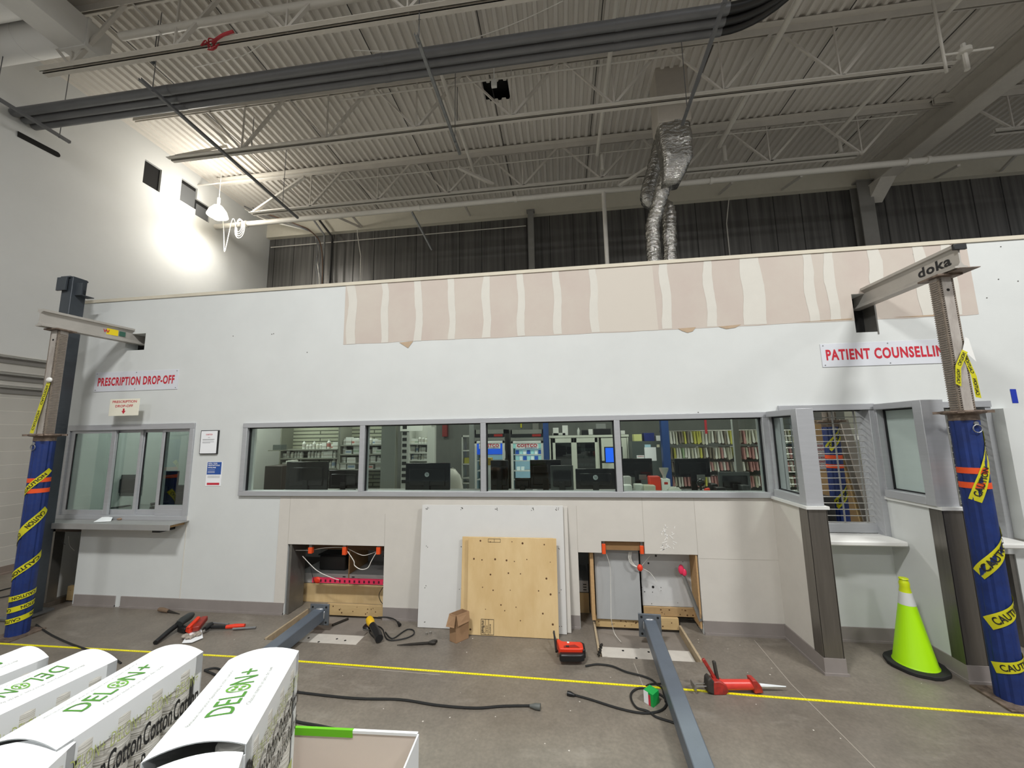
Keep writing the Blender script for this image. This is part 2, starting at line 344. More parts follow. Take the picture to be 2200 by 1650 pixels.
# bare board strip along the top with taped joints
mb = MB()
def strip_(xa, xb, flat=None, n=30):
    k0 = len(mb.v); bt = []
    for i in range(n+1):
        x = xa+(xb-xa)*i/n; bt.append((x, flat if flat else 3.05+.003*math.sin(i*1.7)+rng.uniform(-.003, .003)-(.0 if x > -1 else -.01)))
    for y_ in (WY-.002, WY+.001): mb.v += [Vector((x, y_, z)) for x, z in bt]+[Vector((x, y_, 3.8)) for x, z in bt]
    m1 = n+1; f = [(k0+i, k0+i+1, k0+m1+i+1, k0+m1+i) for i in range(n)]+[(k0+2*m1+i+1, k0+2*m1+i, k0+i, k0+i+1) for i in range(n)]; mb.f += f; mb.mi += [0]*len(f)
strip_(-2.57, 3.01); strip_(3.01, 3.22, 3.331, 2); strip_(3.22, 4.12, None, 8)
struct('bare_board_strip', mb, RAW, wall)
for px, wd in [(757, .115), (828, .09), (900, .09), (971, .08), (1045, .095), (1119, .085), (1197, .09), (1276, .09), (1431, .1), (1526, .1), (1620, .22), (1744, .1), (1790, .1), (1892, .13), (1990, .12), (2052, .1)]:
    xc = aY(px, 650, WY).x; zt = 3.80; zb = 3.345 if px == 1892 else 3.06; L, R_ = [], []; n = 14; ph = rng.uniform(0, 6)
    for i in range(n+1):
        z = zb+(zt-zb)*i/n; sh = .012*math.sin(ph+i*.55)-(.03*((i-10)/4)**2 if i > 10 and px < 1000 else 0)
        hw = wd/2*(1-.18*max(0, (i-10)/4)); L.append((xc-hw+sh+rng.uniform(-.003, .003), z)); R_.append((xc+hw+sh*.6+rng.uniform(-.003, .003), z))
    mb = MB().add([(x, WY-.0035, z) for x, z in L]+[(x, WY-.0035, z) for x, z in R_], [(i, m2+i, m2+i+1, i+1) for m2 in [n+1] for i in range(n)])
    struct('taped_joint', mb, MUD, wall)
struct('skim_band', MB().add([(.42, WY-.003, 3.06), (1.08, WY-.003, 3.05), (1.06, WY-.003, 3.79), (.45, WY-.003, 3.79)], [(0, 1, 2, 3)]), M('thin_skim', '#c9c2b7', .85), wall)
for pts in ([(858, 736), (888, 733), (877, 748)], [(1456, 706), (1495, 703), (1488, 712), (1477, 715), (1465, 711)], [(1543, 702), (1592, 697), (1580, 704), (1560, 707)], [(1700, 693), (1830, 684), (1829, 687), (1760, 690)], [(1916, 682), (2010, 676), (2009, 679), (1960, 681)]):
    q = [aY(*p, WY) for p in pts]; struct('torn_paper', MB().add([(p.x, WY-.004, p.z) for p in q], [tuple(range(len(q)))[::-1]]), KRAFT, wall)
# replacement boards below the long window
sp_holes = [(-3.14, -1.98, -1, .755), (.13, 1.31, -1, .735), (.37, .80, .7, .85)]
mb = slab(-3.27, 2.05, .12, 1.30, WY-.004, WY+.001, sp_holes); mb.v += []
struct('new_board', mb, BOARD, wall)
mb = MB()
for x, a, b in [(-3.14, .755, 1.3), (-1.98, .755, 1.1), (-1.98, .0, .0), (1.31, .735, 1.3), (.13, .735, 1.2), (.8, .85, 1.3)]:
    if b > a: mb.box(x-.0015, x+.0015, WY-.0048, WY-.003, a, b)
mb.box(1.31, 2.05, WY-.0048, WY-.003, .70, .7025)
struct('board_seam', mb, M('seam_grey', '#a9a49b', .9), wall)  # thin grey lines mark the board joints
struct('corner_bead', B(-4.475, -4.465, WY-.004, WY, .12, 1.05), MUD, wall)
# plaster splashes right of the long window sill
mb = MB()
for k in range(26):
    p = aY(rng.uniform(1418, 1450), rng.uniform(1130, 1182), WY-.006); a = rng.uniform(0, PI); l = rng.uniform(.008, .03); d = Vector((math.cos(a), 0, math.sin(a)))*l; nn = Vector((-math.sin(a), 0, math.cos(a)))*.003
    mb.add([p-d-nn, p+d-nn, p+d+nn, p-d+nn], [(0, 1, 2, 3)])
struct('plaster_smear', mb, M('plaster_white', '#efeeea', .8), wall)
# marks on the white paint
mb = MB()
for px, py in [(501, 722), (588, 717), (584, 718), (1500, 886), (660, 757), (1962, 547), (2020, 606), (2120, 640), (2187, 604), (2150, 530), (2145, 600)]:
    p = aY(px, py, WY); mb.cyl((p.x, WY-.002, p.z), (p.x, WY+.001, p.z), .006, 8)
struct('screw_hole', mb, M('hole_grey', '#5c5a56', .9), wall)
# vinyl base
bb = MB()
for a, b in [(-5.90, -5.33), (-5.25, -3.15), (-1.975, .125), (1.315, 2.05)]:
    bb.box(a, b, WY-.012, WY, .005, .125); bb.box(a, b, WY-.02, WY, 0, .02)
struct('baseboard_front', bb, VINYL)
# fins, counters and frames of the counselling windows
FY = 3.65
for k, (x0, x1) in enumerate([(2.05, 2.19), (3.06, 3.2)]):
    f = struct('wall_right' if k == 0 else 'wall_fin', B(x0, x1, FY, WY, 0, 1.285), BOARD if k == 0 else PAINT, None, ['low projecting wall left of the counselling counter', 'low projecting wall right of the counselling counter'][k])
    mb = B(x0-.004, x1+.004, FY-.012, FY, .125, 1.285); mb.box(x0-.008, x0, FY-.012, FY+.10, .125, 1.285); mb.box(x1, x1+.008, FY-.012, FY+.10, .125, 1.285)
    struct('steel_corner_guard', mb, M('guard_steel', '#7c7872', .32, .8, var=.12, scale=3, stretch=(12, 12, .6)), f, 'brushed steel guard on the nose')
    mb = B(x0-.012, x1+.012, FY-.018, WY, .0, .125); mb.box(x0-.022, x1+.022, FY-.028, WY, 0, .018); struct('vinyl_base', mb, VINYL, f)
    struct('cap', B(x0-.02, x1+.02, FY-.03, WY, 1.285, 1.31), M('cap_white', '#d5d6d3', .5), f)
    t = thing('screen_frame', ['aluminium framed side screen with clear pane left of the grille', 'aluminium framed side screen with pale green pane right of the grille'][k], 'window frame', (sum((x0, x1))/2, 3.9, 1.31))
    zt = 2.14 if k == 0 else 2.19; fx0, fx1 = (x0, x1) if k == 0 else (x0-.03, x1)
    MB().box(fx0, fx1, FY, FY+.085, 1.31, zt).build('front_post', ALU, t, .003); MB().box(fx0+.02, fx1-.02, WY-.05, WY-.001, 1.31, zt).build('rear_post', ALU, t, .003)
    MB().box(fx0, fx1, FY+.085, WY-.05, zt-.055, zt).build('head_rail', ALU, t, .003); MB().box(fx0, fx1, FY+.085, WY-.05, 1.31, 1.38).build('sill_rail', ALU, t, .003)
    MB().box(x0+.062, x0+.07, FY+.085, WY-.05, 1.38, zt-.055).build('pane', GLASS if k == 0 else FROST, t)
    mb = MB(); mb.box(x0+.05, x0+.062, FY+.085, FY+.1, 1.38, zt-.055).box(x0+.05, x0+.062, WY-.065, WY-.05, 1.38, zt-.055).box(x0+.05, x0+.062, FY+.085, WY-.05, zt-.068, zt-.055).box(x0+.05, x0+.062, FY+.085, WY-.05, 1.38, 1.392)
    mb.build('gasket', BLK, t)
# header and jambs of the counselling openings
for k, (x0, x1) in enumerate([(2.19, 3.06), (3.2, 4.06)]):
    t = thing('opening_frame', ['aluminium frame around the wire grille opening', 'aluminium frame around the opening behind the right jack post'][k], 'window frame', ((x0+x1)/2, WY, .9))
    MB().box(x0, x1, WY-.03, WY+.16, 2.14, 2.2).build('head_rail', ALU, t, .003)
    MB().box(x0, x0+.03 if k == 0 else x0+.05, WY-.02, WY+.16, 1.31 if k == 0 else .9, 2.14).build('jamb', ALU, t, .003)
    MB().box(x1-.05, x1, WY-.02, WY+.16, .9, 2.14).build('jamb', ALU, t, .003)
for k, (x0, x1) in enumerate([(2.19, 3.04), (3.21, 4.02)]):
    one('transaction_counter', B(x0, x1, 3.98, WY+.4, .90, .945), WHT, ['white transaction counter under the wire grille', 'white transaction counter behind the right jack post'][k], 'counter', None, .012)
struct('wall_niche', B(2.19, 3.06, WY-.001, WY+WT, 0, .9), PAINT, None, 'low wall under the counselling counter')
bb = B(2.2, 3.05, WY-.014, WY-.002, 0, .125); bb.box(2.2, 3.05, WY-.022, WY-.002, 0, .018); struct('baseboard_right', bb, VINYL)
# third fin and rough framing at the right edge
f3 = struct('wall_side', B(4.06, 4.2, 4.08, WY, .95, 2.12), M('fin_white', '#cfd2d0', .5), None, 'white side panel at the right edge')
mb = MB()
for x in (3.42, 3.72, 4.02): mb.box(x, x+.04, 4.21, 4.3, 0, .88)
struct('trim_3', mb, TRACK, None, 'bare steel studs under the right counter')
# roll-down grilles
for k, (x0, x1) in enumerate([(2.22, 3.02), (3.24, 4.04)]):
    t = thing('roll_down_grille', ['silver roll-down wire grille over the counselling counter', 'silver roll-down wire grille behind the right jack post'][k], 'grille', ((x0+x1)/2, 4.3, .95))
    mb = MB()
    for i in range(19 if k == 0 else 19):
        z = 1.045+.0605*i; mb.cyl((x0, 4.3, z), (x1, 4.3, z), .0045, 6)
    mb.build('grille_rods', M('grille_silver', '#a9a8a3', .35, .7), t)
    mb = MB()
    for i in range(4):
        x = x0+.13+.2*i; mb.box(x-.004, x+.004, 4.292, 4.308, 1.04, 2.14)
    mb.build('grille_links', M('grille_silver'), t)
    MB().box(x0, x1, 4.27, 4.33, .95, 1.035).build('bottom_bar', ALU, t, .004)
    if k == 0:
        p = aY(1898, 1142, 4.27); mb = MB().cyl((p.x, 4.262, p.z), (p.x, 4.27, p.z), .012, 12); mb.tube(arc((p.x, 4.262, p.z-.018), .012, 0, 2*PI, 12), .0025, 6); mb.build('lock_ring', STEEL, t)

# side, back and interior walls
lh = [(6.28, 6.56, 7.2, 7.76), (6.98, 7.52, 7.28, 7.84), (7.52, 7.9, 7.1, 7.5)]
lh = [(6.21, 6.55, 7.22, 7.74), (6.98, 7.36, 7.33, 7.86), (7.36, 7.72, 7.2, 7.6)]
struct('wall_left', slab(-8, YB+.3, 3.3, 8.4, XL-.2, XL, lh, axis='x'), PAINT_L)
struct('wall_left_block', B(XL-.2, XL, -8, YB+.3, 0, 3.3), brick_mat('painted_block', '#cbc8c1', '#c4c1ba', '#ddd9d1', 30, .203, rot=True, mort=.006), None, 'painted block base of the left wall')
struct('baseboard_left', MB().box(XL, XL+.014, -8, YB, 0, .12).box(XL, XL+.05, -8, YB, 0, .025), M('block_base', '#8d7f76', .6))
mb = MB()
for a, b, c, d in lh: mb.box(XL-.5, XL-.05, a, b, c, d)
struct('trim_4', mb, HOLE, None, 'near-black block painting the unlit depth of the left wall openings')  # solid blocks; the openings' inner darkness is put into their colour
mb = MB(); a, b = aX(38, 285, XL), aX(122, 329, XL); mb.bar(a+Vector((.003, 0, -.02)), b+Vector((.003, 0, -.02)), .01, .09); mb.cyl(b+Vector((-.01, 0, -.02)), b+Vector((.009, 0, -.02)), .045, 14)
struct('trim_5', mb, HOLE, None, 'dark slot high on the left wall')
for (a, b, c, d) in lh[1:]:
    struct('trim_6', MB().box(XL-.045, XL-.02, a+.02, b-.02, c+.02, d-.1), M('patch_grey', '#6c6e70', .5, .3), None, 'loose grey cover in a left wall opening')
def panel_back():
    m = bpy.data.materials.new('dark_metal_panel'); m.use_nodes = True; nt = m.node_tree; b = nt.nodes['Principled BSDF']; b.inputs['Roughness'].default_value = .38; b.inputs['Metallic'].default_value = .3
    tc = nt.nodes.new('ShaderNodeTexCoord'); mp = nt.nodes.new('ShaderNodeMapping'); mp.inputs['Scale'].default_value = (9, 1, .25); nt.links.new(tc.outputs['Object'], mp.inputs[0])
    n = nt.nodes.new('ShaderNodeTexNoise'); n.inputs['Scale'].default_value = 1.4; n.inputs['Detail'].default_value = 5; nt.links.new(mp.outputs[0], n.inputs['Vector'])
    r = nt.nodes.new('ShaderNodeValToRGB'); r.color_ramp.elements[0].position = .3; r.color_ramp.elements[1].position = .75; r.color_ramp.elements[0].color = (*lin('#4c4b49'), 1); r.color_ramp.elements[1].color = (*lin('#73716e'), 1)
    nt.links.new(n.outputs['Fac'], r.inputs[0]); nt.links.new(r.outputs[0], b.inputs['Base Color']); return m
PAN = panel_back()
mb = MB().box(-8.6, 14, YB, YB+.3, 3.7, 7.78)
bw = struct('wall_back', mb, PAN)
mb = MB(); x = -8.2
while x < 13.5: mb.box(x, x+.018, YB-.006, YB, 3.8, 7.78); x += .62
struct('panel_seam', mb, M('seam_dark', '#2c2b2a', .7), bw)
struct('wall_pharmacy', B(-8.6, 14, YB-.02, YB+.3, 0, 3.7), M('grey_block_wall', '#747671', .7, var=.12, scale=2.2, stretch=(1, 1, .4)), None, 'grey rear wall inside the pharmacy')
struct('trim_7', B(-8.37, 14, YB-.14, YB+.02, 7.78, 8.22), M('back_beam_paint', '#c9c4b4', .7, var=.03), None, 'cream beam above the dark back wall')
struct('wall_pharmacy_left', B(-6.5, -6.42, WY+WT, YB, 0, 3.75), M('booth_white', '#e6e8e4', .7), None, 'white side wall inside the pharmacy')
struct('wall_booth', B(-6.42, -5.2, 5.9, 5.98, 0, 3.75), M('booth_white'), None, 'white rear wall of the drop-off booth')
struct('wall_pharmacy_right', B(7.4, 7.5, WY+WT, YB, 0, 3.75), M('booth_white'), None, 'white right wall inside the pharmacy')
struct('ceiling_pharmacy', B(-6.5, 7.5, WY+WT, YB-.02, 3.74, 3.79), M('lid_white', '#d8d8d2', .8), None, 'ceiling over the pharmacy')
struct('floor_pharmacy', B(-6.42, 7.4, 5.2, YB-.03, .0, .3), M('phar_floor', '#77736c', .6), None, 'raised floor inside the pharmacy')

# corrugated deck
mb = MB(); P_ = .152; x = XL-.2; vs = []; fs = []
prof = [(0, 0), (.05, 0), (.068, .042), (.134, .042), (.152, 0)]
xs = []; k = 0
while x+k*P_ < 14:
    for u, h in prof[:-1]: xs.append((x+k*P_+u, ZD+h))
    k += 1
ys = [-8, 5.88-.30, 5.88+.22, YB+.2]
hx0, hx1 = aZ(1035, 178, ZD).x, aZ(1097, 196, ZD).x
for px, pz in xs:
    for yy in ys: vs.append((px, yy, pz))
hy0, hy1 = aZ(1065, 176, ZD).y, aZ(1065, 216, ZD).y
ys[1], ys[2] = hy0, hy1; vs = [(px, yy, pz) for px, pz in xs for yy in ys]
for i in range(len(xs)-1):
    for j in range(3):
        if j == 1 and hx0 < (xs[i][0]+xs[i+1][0])/2 < hx1: continue
        a = i*4+j; fs.append((a, a+1, a+5, a+4))
mb.add(vs, fs); ceil = struct('ceiling', mb, DECK)
struct('trim_8', B(XL-.2, 14, -8, YB+.2, ZD+.3, ZD+.35), M('roof_dark', '#1d1c1a', .9), None, 'roof above the metal deck')
mb = MB()
for a, yy in [(-2.9, 0), (-1.05, 0), (.8, 0), (2.65, 0), (4.5, 0), (-4.8, 0), (-6.6, 0), (6.4, 0)]: mb.box(a, a+.014, 1, YB-.2, ZD-.004, ZD+.001)
struct('deck_seam', mb, M('seam_dark'), ceil)

# ================================================================== ROOF STEEL
def joist(Y, x0, x1, zb, zt, node0, label, first_top=None, pitch=1.66, wide=1):
    t = thing('roof_joist', label, 'joist', (x0, Y, zb), 'open web joists under the deck')
    mb = MB()
    for s in (-1, 1):
        mb.box(x0-.9, x1+1.6, Y+s*.014, Y+s*.115, zt-.008, zt); mb.box(x0-.9, x1+1.6, Y+s*.014, Y+s*.024, zt-.12, zt)
    mb.build('top_chord', CHAN, t)
    mb = MB()
    for s in (-1, 1):
        mb.box(x0, x1, Y+s*.014, Y+s*.08, zb, zb+.007); mb.box(x0, x1, Y+s*.014, Y+s*.022, zb, zb+.07)
    mb.build('bottom_chord', CHAN, t)
    n = node0
    while n-pitch > x0: n -= pitch
    while n < x1+.1:
        for a, b, wd in [((n, Y, zb+.03), (n+pitch/2, Y, zt-.03), .04), ((n, Y, zb+.03), (n-pitch/2, Y, zt-.03), .028), ((n, Y, zb+.03), (n, Y, zt-.03), .022)]:
            MB().bar(a, b, wd, wd*1.1, (0, 1, 0)).build('web_member', CHAN, t)
        n += pitch
    return t
YJ1 = aZ(1100, 150, 8.08).y; YJ2 = aZ(1100, 330, 8.08).y; YJ0 = aZ(1000, 2, 7.25).y
zb1 = aY(1100, 256, YJ1).z; zb2 = aY(1100, 406, YJ2).z
joist(YJ1, aY(365, 347, YJ1).x, aY(2045, 143, YJ1).x, zb1, 8.19, aY(1100, 250, YJ1).x, 'white bar joist in the middle, ending beside the foil duct chute')
joist(YJ2, aY(540, 458, YJ2).x, aY(1843, 336, YJ2).x, zb2, 8.19, aY(1123, 400, YJ2).x, 'white bar joist nearest the dark back wall, above the sprinkler main')
joist(YJ0, aY(87, 163, YJ0).x, 4.2, aY(500, 90, YJ0).z, 8.19, -3.4, 'white bar joist nearest the camera, with red wire tied to it')
joist(YJ0-1.9, -7.3, 7, 7.3, 8.19, -3, 'white bar joist at the top edge of the view')
t = joist(YJ2-.1, aY(2150, 285, YJ2).x-.2, 13, zb2+.12, 8.19, aY(2163, 278, YJ2).x, 'white bar joist right of the main girder')
t = joist(YJ1, 8.1, 13, zb1+.1, 8.19, 9.1, 'white bar joist beyond the girder at the upper right')
# main girder along the depth and its column
g = thing('steel_girder', 'wide painted steel girder running back to the right column', 'girder', (7.6, 5, 7.6))
MB().box(7.42, 7.78, .5, YB-.14, 7.66, 7.69).build('bottom_flange', M('girder_paint', '#c4bfb5', .5, var=.05), g); MB().box(7.585, 7.615, .5, YB-.14, 7.69, 8.19).build('web', M('girder_paint'), g)
MB().box(7.42, 7.78, .5, YB-.14, 8.16, 8.19).build('top_flange', M('girder_paint'), g)
MB().add([(7.44, YB-.14, 7.66), (7.76, YB-.14, 7.66), (7.76, YB-.6, 7.66), (7.44, YB-.6, 7.66), (7.44, YB-.14, 7.3), (7.76, YB-.14, 7.3)], [(0, 1, 2, 3)[::-1], (3, 2, 5, 4), (0, 3, 4), (1, 5, 2), (0, 4, 5, 1)]).build('haunch', M('girder_paint'), g)
for n_, px, wd, lab, sh in [('steel_column', 1141, .15, 'grey steel column on the back wall left of the white standpipe', .14), ('steel_column', 1868, .32, 'wide grey steel column under the main girder', .0)]:
    x = aY(px, 500, YB-.2).x; c = thing(n_, lab, 'column', (x, YB-.2, .3), None)
    mb = MB().box(x-wd/2, x+wd/2, YB-.26, YB-.24, .3, 7.8).box(x-wd/2, x+wd/2, YB-.04, YB-.02, .3, 7.8).box(x-.01, x+.01, YB-.24, YB-.04, .3, 7.8)
    mb.build('shaft', M('column_paint', '#85837e', .5, var=.05), c); MB().box(x-wd/2-.03, x+wd/2+.03, YB-.3, YB-.02, 7.8, 7.83).build('cap_plate', M('column_paint'), c)
# hole in the deck with a junction box
p = aY(1062, 183, YJ1-.1); t = thing('junction_box', 'small white junction box in front of the dark square roof opening', 'box', p)
MB().box(p.x-.045, p.x+.045, p.y-.05, p.y, p.z-.06, p.z+.06).build('box', WHT, t, .004); MB().cyl((p.x, p.y-.05, p.z), (p.x, p.y-.056, p.z), .02, 12).build('cover', WHT, t); MB().cyl((p.x, p.y-.02, p.z+.06), (p.x, p.y-.02, ZD), .008, 8).build('hanger', WHT, t)
def run(name, label, pts, r, mat, cat='pipe', n=12, clamps=(), group=None, smooth=False):
    t = thing(name, label, cat, pts[0], group)
    MB().tube(spline(pts) if smooth else pts, r, n).build('pipe' if cat == 'pipe' else 'conduit' if cat == 'conduit' else 'cable', mat, t)
    for x in clamps:
        a = Vector(pts[0]); b = Vector(pts[-1]); u = (x-a.x)/(b.x-a.x) if abs(b.x-a.x) > .01 else 0; c = a+(b-a)*u; d = (b-a).normalized()
        MB().cyl(c-d*.03, c+d*.03, r*1.28, 12).build('coupling', mat, t)
    return t
def hx(p0, p1, Y): a, b = aY(*p0, Y), aY(*p1, Y); z = (a.z+b.z)/2; return [(a.x, Y, z), (b.x, Y, z)]
Y = YJ2+.3; q = hx((452, 487), (1400, 402), Y); xr = 12.6
t = run('sprinkler_main', 'long white sprinkler main below the rear joist', [q[0], (xr, Y, q[0][2])], .062, PIPEW, clamps=(q[0][0]+1.0, -3.1, -.85, 3.3, 7.0, 7.35))
zp = q[0][2]
x = aY(1297, 420, Y).x
run('standpipe', 'white vertical standpipe dropping from the sprinkler main', [(x, Y, zp-.02), (x, Y, 3.8)], .045, PIPEW, clamps=())
a = onp = aZ(1300, 0, 7.2)
for (p0, p1, r, z, lab) in [((300, 72), (740, 8), .05, 7.6, 'white sprinkler pipe above the front joist'),]:
    A = aZ(*p0, z); run('sprinkler_branch', lab, [(A.x-.3, A.y, z), (1.5, A.y, z)], r, PIPEW, clamps=(-2.2,))
for (px, py, y0, y1, r, z, lab) in [(1300, 200, 3.4, YJ2-.1, .035, 7.75, 'white branch pipe running back beside the duct chute'), (975, 240, 4.9, YJ2+.05, .03, 7.7, 'white branch pipe ending in an elbow left of centre'),
                                    (1640, 140, 3.5, YJ2+.1, .045, 7.8, 'white branch pipe right of the foil duct'), (1905, 170, 4, YJ2+.1, .035, 7.75, 'white branch pipe left of the main girder')]:
    A = aZ(px, py, z); run('branch_pipe', lab, [(A.x, y0, z), (A.x, y1, z), (A.x+.1, y1, z), (A.x+.1, y1, z-.35)], r, PIPEW)
# thin conduits across
for (p0, p1, Yc, r, lab) in [((730, 218), (1470, 112), YJ1-.05, .014, 'thin white conduit crossing the square roof opening'), ((350, 403), (720, 370), YJ2-.25, .016, 'thin white conduit under the deck at left'),
                            ((730, 392), (1450, 308), YJ2-.1, .010, 'thin white conduit along the rear joist'), ((1470, 300), (1970, 243), YJ2-.1, .010, 'thin white conduit right of the foil duct')]:
    q = hx(p0, p1, Yc); run('thin_conduit', lab, q, r, PIPEW, 'conduit', 8)
q = hx((582, 530), (1130, 487), YB-.1); run('thin_conduit', 'thin grey conduit across the dark back wall', q, .012, PIPEW, 'conduit', 8)
# big bundle of three grey conduits with elbows
zc = 7.05; yc = aZ(700, 165, zc).y
for i, (dy, dz, r) in enumerate([(-.105, .03, .062), (.02, .01, .055), (.135, 0, .055)]):
    xe = 2.2; pts = [(XL+.02, yc+dy, zc+dz), (-3, yc+dy, zc+dz), (xe, yc+dy, zc+dz)]
    R0 = .9-dy
    pts += [(xe+R0*math.sin(a), yc+dy-R0*(1-math.cos(a)), zc+dz) for a in [k*PI/2/10 for k in range(1, 11)]]+[(xe+R0, yc-3, zc+dz)]
    t = thing('electrical_conduit', ['large grey conduit, front one of the three side by side', 'large grey conduit, middle one of the three side by side', 'large grey conduit, rear one of the three side by side'][i], 'conduit', pts[0], None)
    MB().tube(pts[:3], r, 18).build('straight_run', GCON, t); MB().tube(pts[2:], r*.97, 18).build('elbow', M('elbow_black', '#1c1c1c', .35), t)
    for xx in (-5.6, -2.3, .9, 2.15): MB().cyl((xx-.05, yc+dy, zc+dz), (xx+.05, yc+dy, zc+dz), r*1.06, 18).build('coupling', GCON, t)
# hanging strut channels
for (p0, p1, z, lab) in [((893, 75), (988, 333), 6.75, 'grey strut channel hanging below the deck at centre'), ((1563, -10), (1466, 270), 6.75, 'dark strut channel hanging beside the foil duct'),
                         ((300, 172), (640, 470), 6.9, 'long dark strut channel crossing the left joists'), ((-20, 205), (150, 308), 6.85, 'short strut channel near the left wall')]:
    A, Bq = aZ(*p0, z), aZ(*p1, z); t = thing('strut_channel', lab, 'strut', A, 'strut channels hung from the deck')
    mb = MB().bar(A, Bq, .041, .004).bar(A+Vector((-.019, 0, .02)), Bq+Vector((-.019, 0, .02)), .003, .041).bar(A+Vector((.019, 0, .02)), Bq+Vector((.019, 0, .02)), .003, .041)
    mb.build('channel', GALV if 'centre' in lab else GCON, t)
    for u in (.05, .85):
        c = A.lerp(Bq, u); MB().cyl(c, (c.x, c.y, ZD), .006, 6).build('threaded_rod', GCON, t); MB().cyl((c.x, c.y, z-.012), (c.x, c.y, z+.01), .014, 6).build('nut', GCON, t)
q = hx((880, 455), (928, 537), 7.9)
p0, p1 = aY(885, 455, 8.2), aY(928, 537, 8.9); one('loose_rod', MB().bar(p0, p1, .04, .04), GALV, 'grey strut dangling diagonally in front of the back wall', 'strut')
for px, py in [(330, 132), (540, 322), (900, 35), (982, 262)]:
    p = aZ(px, py, 7.5); one('beam_clamp', MB().cyl(p, (p.x, p.y, ZD), .006, 6).box(p.x-.02, p.x+.02, p.y-.02, p.y+.02, p.z-.03, p.z), DARKST, {330: 'black clamp and rod above the left strut channel', 540: 'black clamp and rod left of the rear joist', 900: 'black clamp and rod above the centre strut channel', 982: 'black clamp and rod below the middle joist'}[px], 'clamp')
# rectangular duct and round ducts at upper left
z = 7.45; a, b = aZ(185, 148, z), aZ(235, 140, z)
t = thing('rectangular_duct', 'white rectangular duct at the upper left corner', 'duct', (a.x, a.y, z))
MB().box(a.x, b.x, -2, a.y, z, z+.42).build('duct_body', M('duct_white', '#d8d7d3', .5, var=.02), t, .006)
yf = aZ(150, 100, z).y; MB().box(a.x-.02, b.x+.02, yf, yf+.035, z-.015, z+.44).build('joint_flange', M('duct_white'), t)
for k, (px, py, r, lab) in enumerate([(40, 135, .2, 'round white duct nearest the left conduits'), (20, 75, .2, 'round white duct, middle of the three at upper left'), (5, 25, .2, 'round white duct at the very corner')]):
    yk = a.y-.25-.5*k; t = thing('round_duct', lab, 'duct', (XL, yk, 7.8)); MB().cyl((XL+.01, yk, 7.75), (a.x+.02, yk, 7.75), .22, 28).build('duct_body', M('duct_round', '#ececea', .4), t)
    MB().cyl((-7.5, yk, 7.75), (-7.48, yk, 7.75), .224, 28).build('seam_band', M('duct_round'), t)
# duct chute and foil flexible ducts
t = thing('duct_chute', 'duct chute dropping from the deck into crinkled foil bend', 'duct', aZ(1437, 240, 7.4))
p = aZ(1437, 160, ZD); x0, x1, yd = p.x-.27, p.x+.27, p.y
zm = aY(1440, 262, yd-.1).z
MB().box(x0, x1, yd-.12, yd+.28, zm, ZD+.2).build('chute_box', M('chute_white', '#b8b1a6', .7, var=.05), t, .01)
zz = [zm]+[aY(1440, q_, yd-.1).z for q_ in (290, 330, 372)]
def sect(c, wx, wy, z): return [(c[0]-wx, c[1]-wy, z), (c[0]+wx, c[1]-wy, z), (c[0]+wx, c[1]+wy, z), (c[0]-wx, c[1]+wy, z)]
rr = random.Random(5)
def crinkle(mb, k0, amt, keep=None):
    for v in mb.v[k0:]: v += Vector([rr.uniform(-amt, amt) for _ in range(3)])
mb = MB(); secs = [(zm+.02, .27, .2, 0, .08), (zz[1], .275, .21, .03, .1), (zz[2], .25, .2, .05, .14), (zz[3], .15, .15, -.04, .24)]
N = 28; rows = []
for i in range(len(secs)-1):
    for j in range(5):
        u = j/5; rows.append([secs[i][k]*(1-u)+secs[i+1][k]*u for k in range(5)])
rows.append(list(secs[-1]))
for zq, wx, wy, ox, oy in rows:
    for k in range(N):
        a = 2*PI*k/N; ca, sa = math.cos(a), math.sin(a); s = 1/max(abs(ca), abs(sa))**.75
        mb.v.append(Vector(((x0+x1)/2+ox+wx*ca*s*.98, yd+.0+oy+wy*sa*s, zq)))
crinkle(mb, 0, .007)
mb.f = [(i*N+k, i*N+(k+1) % N, (i+1)*N+(k+1) % N, (i+1)*N+k) for i in range(len(rows)-1) for k in range(N)]; mb.f.append(tuple(range((len(rows)-1)*N, len(rows)*N))); mb.mi = [0]*len(mb.f)
mb.build('foil_boot', FOIL, t, 0, 3)
def flex(path, r, label):
    o = thing('flexible_duct', label, 'duct', path[0]); pts = spline(path, 14)
    mb = MB().tube(pts, [r*(1+.035*math.sin(i*1.9)) for i in range(len(pts))], 22); crinkle(mb, 0, .008); mb.build('foil_sleeve', FOIL, o, 0, 3); return o
y1 = yd+.25
flex([aY(1437, 366, y1), aY(1425, 405, y1+.15), aY(1412, 450, y1+.3), aY(1402, 495, y1+.4), (aY(1404, 540, y1+.4).x, y1+.4, 4.6), (aY(1404, 540, y1+.4).x, y1+.4, 3.78)], .125, 'crinkled foil flexible duct dropping straight from the foil boot')
flex([aY(1420, 300, y1+.7), aY(1405, 360, y1+.8), aY(1390, 425, y1+.85), aY(1412, 440, y1+.9), aY(1434, 450, y1+.75), aY(1438, 500, y1+.7), (aY(1437, 540, y1+.7).x, y1+.7, 4.6), (aY(1437, 540, y1+.7).x, y1+.7, 3.78)], .13, 'crinkled foil flexible duct looping behind the first, right one over the wall')
